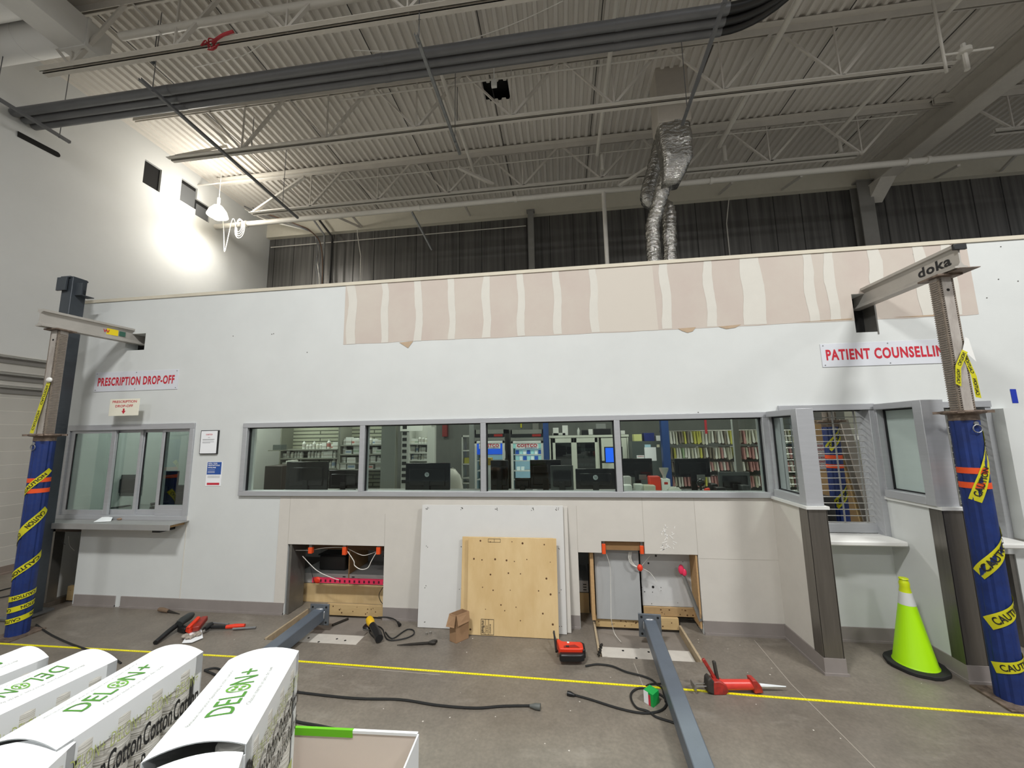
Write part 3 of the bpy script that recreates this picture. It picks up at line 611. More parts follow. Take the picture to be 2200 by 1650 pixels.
# cables hanging at the left of the dark wall
cb = [[(490, 425), (560, 468), (640, 490), (672, 500), (683, 530), (681, 560), (686, 615)], [(470, 400), (560, 455), (645, 487), (676, 505), (682, 540), (679, 575), (683, 615)], [(500, 430), (580, 470), (655, 492), (680, 510), (688, 545), (685, 580), (690, 615)], [(560, 455), (640, 483), (668, 497), (690, 530), (692, 615)]]
for i, c in enumerate(cb):
    one('data_cable', MB().tube(spline([aY(px, py, 9.3-.02*i if j > 2 else 8.6+.2*j) for j, (px, py) in enumerate(c)]+[Vector((aY(*c[-1], 9.3).x, 9.3-.02*i, 3.8))], 5), .014, 6), [CABLE, GCON, GCON, M('brown_cable', '#5b3f2a', .6)][i], ['white cable in the bundle hanging down the dark back wall', 'grey cable hanging in the bundle on the dark back wall', 'second grey cable hanging in the bundle on the dark back wall', 'brown cable hanging in the bundle on the dark back wall'][i], 'cable', 'cables dropping behind the front wall')
for i, c in enumerate([[(672, 470), (697, 505), (697, 520), (693, 615)], [(684, 470), (713, 508), (714, 515), (709, 612)]]):
    P = [aY(px, py, 9.3) for px, py in c]; one('vertical_conduit', MB().tube(P+[Vector((P[-1].x, 9.3, 3.8))], .025 if i == 0 else .03, 10), GALV if i == 0 else M('elbow_black'), ['galvanised conduit beside the cable bundle', 'black conduit right of the galvanised conduit'][i], 'conduit')
P = [aY(768, 490, 9.4), aY(768, 505, 9.4), aY(775, 550, 9.4), aY(774, 600, 9.4)]; one('vertical_conduit', MB().tube(P+[Vector((P[-1].x, 9.4, 3.8))], .012, 8), PIPEW, 'thin white conduit on the dark back wall', 'conduit')
P = [aY(1566, 427, YB-.06), aY(1561, 480, YB-.06), aY(1568, 550, YB-.06)]; one('vertical_conduit', MB().tube(P, .012, 8), PIPEW, 'thin pale conduit right of the foil ducts', 'conduit')
# knee braces from joists to back beam
for i, (p0, p1) in enumerate([((700, 455), (774, 488)), ((735, 440), (777, 487)), ((992, 428), (1010, 463)), ((1573, 392), (1545, 417)), ((1722, 378), (1680, 407)), ((2060, 355), (2010, 382)), ((2190, 325), (2150, 367))]):
    one('brace', MB().bar(aY(*p0, 8.3), aY(*p1, YB-.16), .045, .045), CHAN, ['left brace running to the cream beam', 'second brace meeting the left brace at the cream beam', 'brace near the middle of the cream beam', 'brace right of the foil duct', 'brace left of the main girder', 'brace right of the main girder', 'brace at the right edge of the cream beam'][i], 'brace', 'braces to the cream beam')
for i, (p0, p1, Ya, Yb_) in enumerate([((380, 335), (490, 270), YJ1, YJ1+.9), ((672, 300), (745, 232), YJ1, YJ1+1.0), ((545, 455), (655, 380), YJ2, YJ2-.6), ((1330, 400), (1448, 325), YJ2, YJ2-.5), ((1060, 396), (985, 360), YJ2, YJ2-.5), ((1600, 0), (1470, 420), YJ1-1, YJ2)][:5]):
    one('bridging_angle', MB().bar(aY(*p0, Ya), (aY(*p1, Yb_).x, Yb_, min(8.15, aY(*p1, Yb_).z)), .06, .05), CHAN, ['diagonal angle brace at the left end of the middle joist', 'diagonal angle brace left of the centre strut', 'diagonal angle brace at the left end of the rear joist', 'diagonal angle brace left of the foil ducts', 'diagonal angle brace below the hanging centre strut'][i], 'brace')
# red wire on the front joist, white coil and work lamp
p = aY(455, 92, YJ0-.1); mb = MB(); pts = [p+Vector((rr.uniform(-.12, .12), rr.uniform(-.03, .03), rr.uniform(-.1, .09))) for _ in range(16)]; mb.tube(spline(pts, 4), .008, 6); mb.tube(spline([p, p+Vector((.15, 0, .09)), p+Vector((.3, 0, .12))], 4), .02, 6)
one('red_wire', mb, M('red_wire', '#a3212b', .5), 'tangle of red wire on the front joist', 'wire')
L = aX(468, 455, -7.72)
t = thing('work_lamp', 'glaring dome work lamp hanging by the left wall', 'lamp', L)
MB().lathe([(.05, .16), (.09, .13), (.17, .02), (.21, -.1), (.2, -.1), (.16, .02), (.08, .12)], L, 24).build('reflector', M('lamp_shell', '#f4eede', .4, emit='#fff3da', es=5), t)
MB().ball(L+Vector((0, 0, -.05)), .15).build('bulb', M('lamp_bulb', '#fff6e0', .5, emit='#fff6e2', es=20), t)
MB().cyl(L+Vector((0, 0, .15)), L+Vector((0, 0, .34)), .03, 10).build('neck', WHT, t); MB().cyl(L+Vector((0, 0, .34)), (L.x, L.y, ZD), .006, 6).build('hanging_cord', CABLE, t)
pl = bpy.data.lights.new('work_lamp_light', 'SPOT'); pl.energy = 170; pl.spot_size = 3.0; pl.spot_blend = 1.0; pl.shadow_soft_size = .12; pl.color = (1, .97, .9)
po = bpy.data.objects.new('work_lamp_light', pl); C.objects.link(po); po.location = L+Vector((.05, -.1, -.24)); po.rotation_euler = (.25, 0, 0)
pl = bpy.data.lights.new('work_lamp_glow', 'POINT'); pl.energy = 90; pl.shadow_soft_size = .2; pl.color = (1, .96, .88)
po = bpy.data.objects.new('work_lamp_glow', pl); C.objects.link(po); po.location = L+Vector((.35, -.3, .1))
mb = MB(); c = aY(518, 487, YJ2+.2)
for k in range(4):
    mb.tube([c+Vector(((.07+.02*k)*math.sin(a)+.02*k, -.06-.01*k, (.17+.02*k)*math.cos(a)-.04*k)) for a in [2*PI*j/18 for j in range(19)]], .009, 6)
mb.tube(spline([c+Vector((-.05, -.05, -.1)), aY(500, 470, YJ2+.1), aY(487, 525, YJ2+.1), aY(482, 540, YJ2+.1), aY(481, 500, YJ2+.1), aY(479, 470, YJ2+.1)], 6), .009, 6)
one('cable_coil', mb, CABLE, 'coil of white cable tied to the end of the sprinkler main', 'cable')
for i, pts in enumerate([[(760, 108), (830, 110), (900, 104), (960, 95), (1040, 75), (1130, 40), (1210, 2)], [(415, 145), (520, 120), (600, 75), (700, 60)]]):
    one('loose_wire', MB().tube(spline([aZ(*q_, 7.4) for q_ in pts], 5), .006, 5), CABLE, ['thin loose white wire sagging above the grey conduits', 'thin loose wire behind the front joist at left'][i], 'wire')
# sprinkler heads right
p = aY(2030, 135, YJ1-.3); one('sprinkler_drop', MB().cyl((p.x, p.y, ZD), (p.x, p.y, p.z-.15), .018, 8).cyl((p.x+.25, p.y, p.z+.25), (p.x+.25, p.y, p.z-.15), .03, 8).cyl((p.x+.25, p.y, p.z+.1), (p.x+.25, p.y, p.z+.16), .08, 12).cyl((p.x, p.y, p.z+.12), (p.x+.6, p.y, p.z+.14), .015, 8), PIPEW, 'white sprinkler drop beside the main girder', 'pipe')
# chrome rails on the block wall
for k, (zr, ln, lab) in enumerate([(3.26, .05, 'top chrome rail on the left block wall'), (3.0, .05, 'middle chrome rail on the left block wall'), (2.80, .035, 'bottom chrome rail on the left block wall')]):
    t = thing('wall_rail', lab, 'rail', (XL, 4, zr), 'chrome rails on the left wall')
    MB().box(XL, XL+.02, -2, 8.9, zr-.10, zr).build('backing', M('rail_grey', '#8d8a86', .5), t); MB().tube([(XL+.05, -2, zr+.0), (XL+.05, 8.9, zr+.0)], ln/2, 10).build('rail', M('chrome', '#e4e4e4', .15, .9), t)

# ================================================================== WINDOWS, SIGNS, PAPERS
# long band window
t = struct('window_1', B(-3.80, 2.08, WY-.03, WY+.10, 1.29, 1.345), ALU, None, 'aluminium sill rail of the long window', .003)
x0_, x1_ = -3.80, 2.085
struct('window_frame', MB().box(x0_, x1_, WY-.03, WY+.10, 2.085, 2.14), ALU, t, None, .003)
mull = [x0_+.03, aY(779, 980, WY).x, aY(1039, 980, WY).x, aY(1328, 980, WY).x, 2.05]
for m in mull: struct('window_mullion', MB().box(m-.03, m+.03, WY-.028, WY+.098, 1.345, 2.085), ALU, t, None, .003)
for a, b in zip(mull, mull[1:]):
    struct('window_pane', MB().box(a+.03, b-.03, WY+.035, WY+.043, 1.345, 2.085), GLASS, t)
    struct('window_gasket', MB().box(a+.03, a+.042, WY+.01, WY+.035, 1.345, 2.085).box(b-.042, b-.03, WY+.01, WY+.035, 1.345, 2.085).box(a+.03, b-.03, WY+.01, WY+.035, 2.073, 2.085), BLK, t)
# drop-off window: fixed light, two sliding lights, ticket light
t = struct('window_2', MB().box(-6.33, -4.47, WY-.02, WY+.12, 2.09, 2.16).box(-6.33, -4.47, WY-.02, WY+.12, 1.0, 1.05).box(-6.33, -6.27, WY-.02, WY+.12, 1.05, 2.09).box(-4.53, -4.47, WY-.02, WY+.12, 1.05, 2.09), ALU, None, 'aluminium frame of the drop-off window', .003)
def sash(a, b, y, z0, z1, st=.045):
    struct('window_sash', MB().box(a, a+st, y, y+.03, z0, z1).box(b-st, b, y, y+.03, z0, z1).box(a+st, b-st, y, y+.03, z1-.035, z1).box(a+st, b-st, y, y+.03, z0, z0+.06), ALU, t, None, .002)
    struct('window_pane', MB().box(a+st, b-st, y+.012, y+.018, z0+.06, z1-.035), GLASSD, t)
    struct('window_gasket', MB().box(a+st, a+st+.012, y+.004, y+.012, z0+.06, z1-.035), BLK, t)
xa, xb, xc, xd = -6.27, aY(232, 1000, WY).x, aY(288, 1000, WY).x, aY(338, 1000, WY).x
sash(xa, xb+.06, WY+.0, 1.05, 2.09, .06); sash(xb-.02, xc+.03, WY+.04, 1.05, 2.09, .04); sash(xc, xd+.03, WY+.06, 1.05, 2.09, .04); sash(xd, -4.53, WY+.02, 1.11, 2.09, .045)
struct('window_kick_panel', MB().box(xd+.02, -4.53, WY+.01, WY+.04, 1.05, 1.12), ALU, t, None, .002)
# shelf under it
t = thing('steel_shelf', 'brushed steel shelf under the drop-off window', 'shelf', (-5.4, 4.1, .95))
MB().box(-6.42, -4.44, 3.97, WY+.0, .99, 1.0).box(-6.42, -4.44, 3.965, 3.975, .935, 1.0).build('top_plate', M('shelf_steel', '#a5a5a3', .38, .4, var=.08, scale=4, stretch=(1, 8, 1)), t, .002)
MB().box(-6.4, -4.5, 4.0, WY, .955, .99).build('core_board', PLY2, t)
MB().box(-4.72, -4.62, 4.02, WY-.001, .90, .955).build('bracket', BLK, t)
def sign(name, label, px, text_rows, mat, thick=.006, screws=True, cat='sign'):
    """px: pixel corners of the plate on the front wall (left, top, right, bottom)"""
    a, b, za, zb = rY(*px, WY-.006); t = thing(name, label, cat, ((a+b)/2, WY, za)); MB().box(a, b, WY-thick, WY-.0005, za, zb).build('plate', mat, t, .001)
    for (s, u0, u1, v0, v1, mt, bold) in text_rows:
        mb = MB(); W, H = b-a, zb-za
        text_on(mb, s, (a+W*u0, WY-thick, za+H*v0), (W*(u1-u0), 0, 0), (0, 0, H*(v1-v0)), (0, -.0012, 0), bold); mb.build('lettering', mt, t)
    if screws:
        mb = MB()
        for u in (.02, .5, .98):
            for v in (.08, .92): mb.cyl((a+(b-a)*u, WY-thick-.002, za+(zb-za)*v), (a+(b-a)*u, WY-thick, za+(zb-za)*v), .006, 8)
        mb.build('screws', GALV, t)
    return t, (a, b, za, zb)
sign('wall_sign', 'grey sign reading prescription drop-off in red above the left window', (204, 797, 382, 839), [('PRESCRIPTION DROP-OFF', .04, .96, .28, .72, SIGNR, .035)], SIGNM)
sign('wall_sign', 'grey sign reading patient counselling in red, partly behind the right jack post', (1764, 733, 2062, 784), [('PATIENT COUNSELLING', .035, .955, .28, .75, SIGNR, .035)], SIGNM)
a, b, za, zb = rY(236, 857, 299, 893, WY-.13)
t = thing('paper_sign', 'small cream sign with red arrow projecting over the drop-off window', 'sign', ((a+b)/2, WY, za))
MB().box(a, b, WY-.134, WY-.13, za, zb).build('sheet', M('cream_card', '#e9e6d4', .6), t); MB().box((a+b)/2-.03, (a+b)/2+.03, WY-.13, WY, za+.1, za+.13).build('bracket', WHT, t)
mb = MB(); W, H = b-a, zb-za
text_on(mb, 'PRESCRIPTION', (a+.09*W, WY-.134, za+.76*H), (.82*W, 0, 0), (0, 0, .15*H), (0, -.001, 0), .02); text_on(mb, 'DROP-OFF', (a+.2*W, WY-.134, za+.5*H), (.6*W, 0, 0), (0, 0, .15*H), (0, -.001, 0), .02); mb.build('lettering', SIGNR, t)
xm = (a+b)/2; zz_ = za
MB().add([(xm-.012, WY-.135, za+.42*H), (xm+.012, WY-.135, za+.42*H), (xm+.012, WY-.135, za+.28*H), (xm+.03, WY-.135, za+.28*H), (xm, WY-.135, za+.1*H), (xm-.03, WY-.135, za+.28*H), (xm-.012, WY-.135, za+.28*H)], [tuple(range(7))[::-1]]).build('arrow', SIGNR, t)
a, b, za, zb = rY(431, 926, 466, 974, WY-.02); t = thing('framed_notice', 'white framed notice with red heading right of the drop-off window', 'notice', ((a+b)/2, WY, za))
MB().box(a-.008, b+.008, WY-.02, WY, za-.008, zb+.008).build('frame', BLK, t); MB().box(a, b, WY-.021, WY-.018, za, zb).build('sheet', PAPER, t)
mb = MB()
for v, u0, u1 in [(.62, .12, .85), (.585, .12, .8), (.5, .12, .82), (.465, .12, .6), (.7, .44, .56)]: mb.box(a+(b-a)*u0, a+(b-a)*u1, WY-.0218, WY-.021, za+(zb-za)*v, za+(zb-za)*(v+.014))
mb.build('printed_lines', M('grey_ink', '#7c7c7c', .7), t); mb = MB(); text_on(mb, 'COSTCO', (a+(b-a)*.3, WY-.021, za+(zb-za)*.81), ((b-a)*.4, 0, 0), (0, 0, .016), (0, -.001, 0), .04); mb.build('heading', SIGNR, t)
a, b, za, zb = rY(443, 992, 476, 1044, WY-.003); t = thing('poster', 'blue and white poster with red footer reading refill your prescriptions online', 'poster', ((a+b)/2, WY, za)); W, H = b-a, zb-za
MB().box(a, b, WY-.003, WY-.0005, za, zb).build('sheet', PAPER, t); MB().box(a+.03*W, b-.01, WY-.0036, WY-.003, za+H*.47, zb-.004).build('blue_panel', M('poster_blue', '#24509c', .5), t); MB().box(a+.02, b-.02, WY-.0036, WY-.003, za+H*.04, za+H*.13).build('footer', M('poster_red', '#c22a3c', .5), t)
mb = MB()
for s, v, u1 in [('REFILL YOUR', .9, .68), ('PRESCRIPTIONS', .82, .85), ('ONLINE', .73, .6)]: text_on(mb, s, (a+.09*W, WY-.0037, za+H*v), (W*(u1-.09), 0, 0), (0, 0, H*.055), (0, -.0006, 0), .03)
for v in (.66, .6, .57, .54): mb.box(a+.09*W, a+.55*W, WY-.0042, WY-.0036, za+H*v, za+H*(v+.008))
mb.build('lettering', PAPER, t)
mb = MB()
for v in (.42, .39, .36, .33): mb.box(a+.1*W, a+.9*W, WY-.0036, WY-.003, za+H*v, za+H*(v+.008))
mb.build('printed_lines', M('grey_ink'), t)
p = aY(2174, 850, WY); one('tape_strip', MB().add([(q_.x, WY-.002, q_.z) for q_ in [aY(2169, 836, WY), aY(2182, 836, WY), aY(2188, 866, WY), aY(2175, 866, WY)]], [(3, 2, 1, 0)]), M('painters_tape', '#1432a8', .6), 'short strip of blue tape on the wall at the right edge', 'tape')

# ================================================================== JACK POSTS AND BEAMS
def helix_tape(t, cx, cy, r, z0, z1, turns, a0, wd, words='CAUTION', reps=4, flip=False, name='caution_tape'):
    """ribbon wound round the tube with its lettering"""
    L = math.hypot(2*PI*r*turns, z1-z0); N = int(24*abs(turns))+6
    th = math.atan2(z1-z0, 2*PI*r*turns); cu_, su_ = math.cos(th), math.sin(th)
    def pt(u, v, rr_):   # u metres along, v metres across
        s = (u*cu_-v*su_); z = z0+u*su_+v*cu_; a = a0+s/r; return Vector((cx+rr_*math.sin(a), cy-rr_*math.cos(a), z))
    mb = MB(); K = N*3
    for i in range(K+1):
        mb.v += [pt(L*i/K, -wd/2, r+.0015), pt(L*i/K, wd/2, r+.0015)]
    mb.f = [(2*i, 2*i+2, 2*i+3, 2*i+1) for i in range(K)]; mb.mi = [0]*K; o = mb.build(name, YEL, t)
    mb = MB(); pitch = L/reps
    key = (words, .02)
    if key not in TC: TC[key] = text_mb(words, .02)
    vs, fs = TC[key]; tw = min(pitch*.72, .33)
    for k in range(reps):
        u0 = pitch*(k+.12); q = []
        for a, b in vs:
            if flip: a, b = 1-a, 1-b
            q.append(pt(u0+a*tw, (b-.5)*wd*.6, r+.003))
        mb.add(q, fs)
    mb.build('tape_lettering', INK, o)
def jack_post(cx, cy, label, zc, zh, lean=(0, 0)):
    t = thing('jack_post', label, 'post', (cx, cy, 0), 'jack posts carrying the beams')
    n = 32; prof = []
    for k in range(n):
        a = 2*PI*k/n; r = .083-(.007 if k % 4 == 0 else 0); prof.append((r*math.cos(a), r*math.sin(a)))
    mb = MB(); mb.v = [Vector((cx+x, cy+y, .015)) for x, y in prof]+[Vector((cx+x, cy+y, zc-.06)) for x, y in prof]; mb.f = [(k, (k+1) % n, n+(k+1) % n, n+k) for k in range(n)]+[tuple(range(n, 2*n))]; mb.mi = [0]*len(mb.f)
    mb.build('outer_tube', BLUE, t, 0, .3)
    MB().box(cx-.14, cx+.14, cy-.14, cy+.14, 0, .015).build('base_plate', RUST, t, .002)
    mb = MB().lathe([(.07, -.07), (.084, -.065), (.084, -.02), (.12, -.012), (.125, 0), (.12, .012), (.075, .014)], (cx, cy, zc), 28)
    for k in range(4):
        a = PI/4+k*PI/2; mb.bar((cx+.1*math.cos(a), cy+.1*math.sin(a), zc), (cx+.16*math.cos(a), cy+.16*math.sin(a), zc), .035, .02)
    mb.build('collar_nut', RUST, t)
    # inner tube: flat face with threaded flanks
    mb = MB().box(cx-.034, cx+.034, cy-.052, cy+.052, zc, zh-.02).box(cx-.052, cx+.052, cy-.034, cy+.034, zc, zh-.02)
    mb.build('inner_tube', GREYT, t)
    for s in (-1, 1):
        mb = MB().box(cx+s*.044, cx+s*.0535, cy-.0465, cy-.0335, zc, zh-.03); z = zc+.02
        while z < zh-.05:
            mb.box(cx+s*.050, cx+s*.060, cy-.036, cy+.032, z, z+.008); mb.box(cx+s*.036, cx+s*.05, cy-.05, cy-.03, z, z+.008)
            z += .018
        mb.build('thread', M('thread_brown', '#857a6e', .6, .2, var=.2, scale=30), t)
    MB().cyl((cx, cy-.0525, zh-.13), (cx, cy-.05, zh-.13), .012, 12).build('pin_hole', HOLE, t)
    MB().box(cx-.09, cx+.09, cy-.09, cy+.09, zh-.02, zh-.004).build('head_plate', RUST, t, .002)
    mb = MB().cyl((cx, cy-.09, zc-.09), (cx, cy-.083, zc-.09), .016, 10).tube(arc((cx, cy-.09, zc-.13), .03, 0, 2*PI, 14), .004, 6); mb.build('locking_pin', GALV, t)
    for z in (1.60, 1.49) if cx > 0 else (1.53, 1.42): MB().lathe([(.0845, 0), (.0845, .045)], (cx, cy, z), 28).build('orange_band', ORG, t)
    return t
JL, JR = (-5.60, 3.53), (3.15, 3.45)
t = jack_post(*JL, 'blue and grey jack post with its beam at the left window', 2.03, 3.215)
helix_tape(t, *JL, .086, .14, .42, 2.6, -1.2, .05, reps=6, flip=True); helix_tape(t, *JL, .086, .55, .8, .55, -.9, .06, reps=1, flip=True); helix_tape(t, *JL, .086, .85, 1.25, .6, -1.6, .07, reps=2, flip=True); helix_tape(t, *JL, .086, 1.40, 1.66, .4, -.6, .05, reps=1)
a, b = Vector((JL[0]-.05, JL[1]-.085, 2.05)), Vector((JL[0]+.035, JL[1]-.06, 2.60))
def flat_tape(t, pts, wd, side, words=1, nrm=(0, -1, 0)):
    mb = MB(); P = [Vector(p) for p in pts]; side = Vector(side)
    for p in P: mb.v += [p-side*wd/2, p+side*wd/2]
    mb.f = [(2*i, 2*i+1, 2*i+3, 2*i+2) for i in range(len(P)-1)]; mb.mi = [0]*len(mb.f); o = mb.build('caution_tape', YEL, t)
    mb = MB()
    for k in range(len(P)-1):
        d = P[k+1]-P[k]
        text_on(mb, 'CAUTION', P[k]+d*.12-side*wd*.3, d*.76, side*wd*.6, Vector(nrm)*.0015, .02)
    mb.build('tape_lettering', INK, o)
flat_tape(t, [a, a.lerp(b, .5), b], .05, (.98, 0, -.15)); MB().ball(b+Vector((.02, -.01, .03)), .035, 1, .5, .8, 8).build('tape_knot', WHT, t)
t = jack_post(*JR, 'blue and grey jack post with its beam at the counselling sign', 2.07, 3.19)
helix_tape(t, *JR, .086, 1.40, 2.0, .42, -.9, .07, reps=2, flip=False); helix_tape(t, *JR, .086, .86, 1.2, .5, -1.5, .085, reps=1); helix_tape(t, *JR, .086, .52, .72, .5, -1.4, .085, reps=1); helix_tape(t, *JR, .086, .22, .33, .55, -1.5, .07, reps=1)
x, y = JR; flat_tape(t, [(x-.05, y-.06, 2.28), (x-.045, y-.075, 2.42), (x+.03, y-.065, 2.55)], .045, (.8, 0, -.5)); flat_tape(t, [(x+.10, y-.03, 2.18), (x+.075, y-.05, 2.35), (x+.03, y-.055, 2.53)], .045, (.95, .1, -.2)); MB().add([(x+.02, y-.06, 2.56), (x+.045, y-.07, 2.66), (x+.085, y-.05, 2.65), (x+.1, y-.06, 2.46), (x+.06, y-.07, 2.5)], [(0, 1, 2, 4), (2, 3, 4)]).build('tape_label', WHT, t)
MB().add([(x+.04, y-.1, .0), (x+.06, y-.1, .2), (x+.1, y-.095, .1), (x+.12, y-.1, 0)], [(0, 3, 2, 1)]).build('paper_scrap', PAPER, t)
def beam(x, y0, y1, z, label, rot=0):
    t = thing('aluminium_beam', label, 'beam', (x, y0, z), 'aluminium beams on the jack posts')
    pr = [(-.045, 0), (.045, 0), (.045, .012), (.02, .02), (.012, .035), (.006, .045), (.006, .14), (.014, .15), (.02, .158), (.04, .165), (.04, .19), (-.04, .19), (-.04, .165), (-.02, .158), (-.014, .15), (-.006, .14), (-.006, .045), (-.012, .035), (-.02, .02), (-.045, .012)]
    MB().prism([(x+u, y0, z+v) for u, v in pr], (rot, y1-y0, 0)).build('profile', M('beam_aluminium', '#b0aca5', .5, .35, var=.08, scale=5), t, 0, .3); return t
t = beam(-5.63, 3.36, 4.55, 3.215, 'aluminium beam with yellow sticker running from the left jack post into the wall', .13)
o = MB().bar((-5.63+.055, 3.85, 3.31), (-5.63+.085, 4.05, 3.31), .002, .075).build('yellow_sticker', M('sticker_yellow', '#e8cf14', .5), t); mb = MB(); text_on(mb, 'W', (-5.565, 3.9, 3.29), (.012, .06, 0), (0, 0, .04), (.003, 0, 0), .02); mb.build('sticker_mark', SIGNR, o)
MB().bar((-5.63+.087, 4.06, 3.31), (-5.63+.10, 4.12, 3.31), .002, .06).build('green_sticker', M('sticker_green', '#2d5a4a', .5), t)
t = beam(3.16, 3.28, 4.6, 3.195, 'aluminium beam with black lettering running from the right jack post into the wall', -.03)
mb = MB(); text_on(mb, 'doka', (3.146, 3.62, 3.245), (.006, -.28, 0), (0, 0, .085), (-.0015, 0, 0), .03); mb.build('lettering', INK, t)
MB().box(3.115, 3.205, 3.262, 3.282, 3.34, 3.387).build('end_cap', BLK, t, .003); MB().box(3.13, 3.27, 3.26, 3.5, 3.184, 3.19).build('head_clip', RUST, t)
for n_, xs_, lab in [('a', (-5.62, -5.33, 3.12, 3.34), 'left'), ('b', (3.01, 3.22, 2.925, 3.33), 'right')]:
    struct('trim_9', slab(xs_[0]-.05, xs_[1]+.05, xs_[2]-.05, xs_[3]+.05, WY+WT, WY+.6, []), HOLE, None, 'near-black block painting the unlit depth behind the %s beam pocket' % lab)  # solid fill, its black colour stands for the pocket's shade
for x_, lab in [(3.205, 'steel stud in the right beam pocket')]: struct('trim_10', B(x_, x_+.012, WY-.004, WY+WT, 2.9, 3.34), TRACK, None, lab)
# free-standing dark post at the left
cx, cy = -6.10, 3.92
t = thing('steel_post', 'dark grey square steel post standing behind the left jack post', 'post', (cx, cy, 0))
MB().box(cx-.075, cx+.075, cy-.075, cy+.075, .02, 4.02).build('tube', DARKST, t, .006); MB().box(cx-.19, cx+.12, cy-.15, cy+.15, 0, .02).build('base_plate', GALV, t)
MB().box(cx-.11, cx+.03, cy-.11, cy-.09, 3.83, 4.0).box(cx-.09, cx+.05, cy-.09, cy+.1, 4.0, 4.02).build('top_bracket', DARKST, t, .002); MB().box(cx+.06, cx+.17, cy-.04, cy-.02, 3.78, 3.94).box(cx+.06, cx+.17, cy-.02, cy+.1, 3.78, 3.79).build('side_bracket', DARKST, t, .002)
# steel posts lying on the floor
def lying(label, A, Bp, s, pl):
    A, Bp = Vector(A), Vector(Bp); t = thing('steel_post', label, 'post', (A.x, A.y, 0), 'steel posts lying on the floor'); d = (Bp-A).normalized()
    MB().bar(A, Bp, s, s).build('tube', BLUEST, t, .008)
    n = d; r = d.cross(Vector((0, 0, 1))).normalized(); up = r.cross(d)
    mb = MB().bar(A-d*.016, A, pl*2, pl*2); mb.build('end_plate', M('weld_plate', '#70767c', .45, .5, var=.15, scale=12), t, .003)
    mb = MB()
    for u in (-1, 1):
        for v in (-1, 1): c = A+r*u*pl*.72+up*v*pl*.72; mb.cyl(c-d*.018, c+d*.002, .011, 10)
    mb.build('bolt_hole', HOLE, t); mb = MB()
    for u, v in ((1, 0), (-1, 0), (0, 1), (0, -1)): mb.ball(A+r*u*s*.5+up*v*s*.5+d*.003, .01, 4 if u == 0 else 1, 1.5, 4 if v == 0 else 1, 8)
    mb.build('weld_bead', M('weld_silver', '#b4b6b8', .35, .8), t)
    return t
lying('grey steel post lying from the right recess towards the camera', (.785, 4.08, .108), (.69, 1.9, .068), .115, .105)
lying('grey steel post lying between the left recess and the white cartons', (-2.60, 4.02, .10), (-2.58, 2.2, .066), .115, .105)

# ================================================================== BOTTOM OPENINGS
def lum(name, label, x0, x1, y0, y1, z0, z1, mat=LUM, knots=5, face='y', cat='lumber'):
    t = thing(name, label, cat, ((x0+x1)/2, (y0+y1)/2, z0)); MB().box(x0, x1, y0, y1, z0, z1).build('board', mat, t, .002)
    mb = MB()
    for _ in range(knots):
        x = rng.uniform(x0+.03, x1-.03); z = rng.uniform(z0+.015, z1-.015); mb.cyl((x, y0-.001, z), (x, y0+.003, z), rng.uniform(.003, .009), 9)
    if knots: mb.build('knots', KNOT, t)
    return t
lum('form_board', 'spotted form board at the back of the left floor recess', -2.72, -2.0, 4.34, 4.378, -.045, .07, knots=14)
lum('form_board', 'spotted form board at the back of the right floor recess', .29, 1.12, 4.34, 4.378, -.04, .07, knots=22)
lum('form_board', 'form board under the left end of the wall', -6.34, -5.94, 4.42, 4.46, -.05, .12, knots=3)
for (x0, y0, x1, y1, lab) in [(-2.955, 3.70, -2.935, 4.33, 'edge form board left of the left recess'), (.262, 3.725, .282, 4.33, 'edge form board left of the right recess'), (1.115, 3.725, 1.135, 4.33, 'edge form board right of the right recess')]:
    t = thing('edge_board', lab, 'lumber', ((x0+x1)/2, (y0+y1)/2, -.07)); MB().box(x0, x1, y0, y1, -.07, .012).build('board', M('weathered_form', '#a8977c', .85, var=.15, scale=12), t)
def cab_back(x0, x1, z0, z1, y, label, slots=()):
    t = thing('cabinet', label, 'cabinet', ((x0+x1)/2, y+.25, z0)); MB().box(x0, x1, y, y+.5, z0, z1).box(x0+.02, x1-.02, y+.02, y+.48, .001, z0).build('carcass', M('cabinet_white', '#cfd0cf', .5), t, .002)
    mb = MB()
    for x, z in slots: mb.box(x-.018, x+.018, y-.002, y+.001, z-.005, z+.005)
    if slots: mb.build('vent_slots', BLK, t)
    return t
Yc = 4.56
for x0, x1, lab in [(-3.26, -2.60, 'white drawer box back in the left part of the left opening'), (-2.585, -1.9, 'white drawer box back in the right part of the left opening')]:
    cab_back(x0, x1, .21, .32, Yc, lab, [(x, z) for x in (x0+.05, x1-.05) for z in (.235, .262, .29)])
one('plywood_kick', B(-3.3, -1.9, Yc-.015, Yc, .001, .205), PLY, 'plywood kick board in the left opening', 'lumber')
one('divider_board', B(-2.60, -2.585, Yc, Yc+.45, .001, .63), PLY2, 'upright plywood divider in the left opening', 'lumber')
one('top_rail', B(-3.3, -1.85, Yc-.1, Yc-.05, .63, .74), M('dark_rail_wood', '#5f4630', .8, var=.15), 'brown rail under the desk in the left opening', 'lumber')
one('back_panel', B(-3.3, -1.85, Yc+.505, Yc+.52, .001, .78), M('panel_grey', '#b7b9b8', .6), 'pale panel at the back of the left opening', 'panel')
for (x0, x1, lab) in [(-3.05, -2.7, 'dark office bin behind the left opening'), (-2.2, -1.9, 'black device behind the right part of the left opening')]:
    t = thing('storage_bin', lab, 'bin', ((x0+x1)/2, Yc+.2, .32)); MB().box(x0, x1, Yc+.1, Yc+.35, .32, .50).build('body', M('bin_dark', '#2f302f', .4), t, .02); MB().box(x0-.01, x1+.01, Yc+.09, Yc+.36, .50, .515).build('rim', BLK, t, .005)
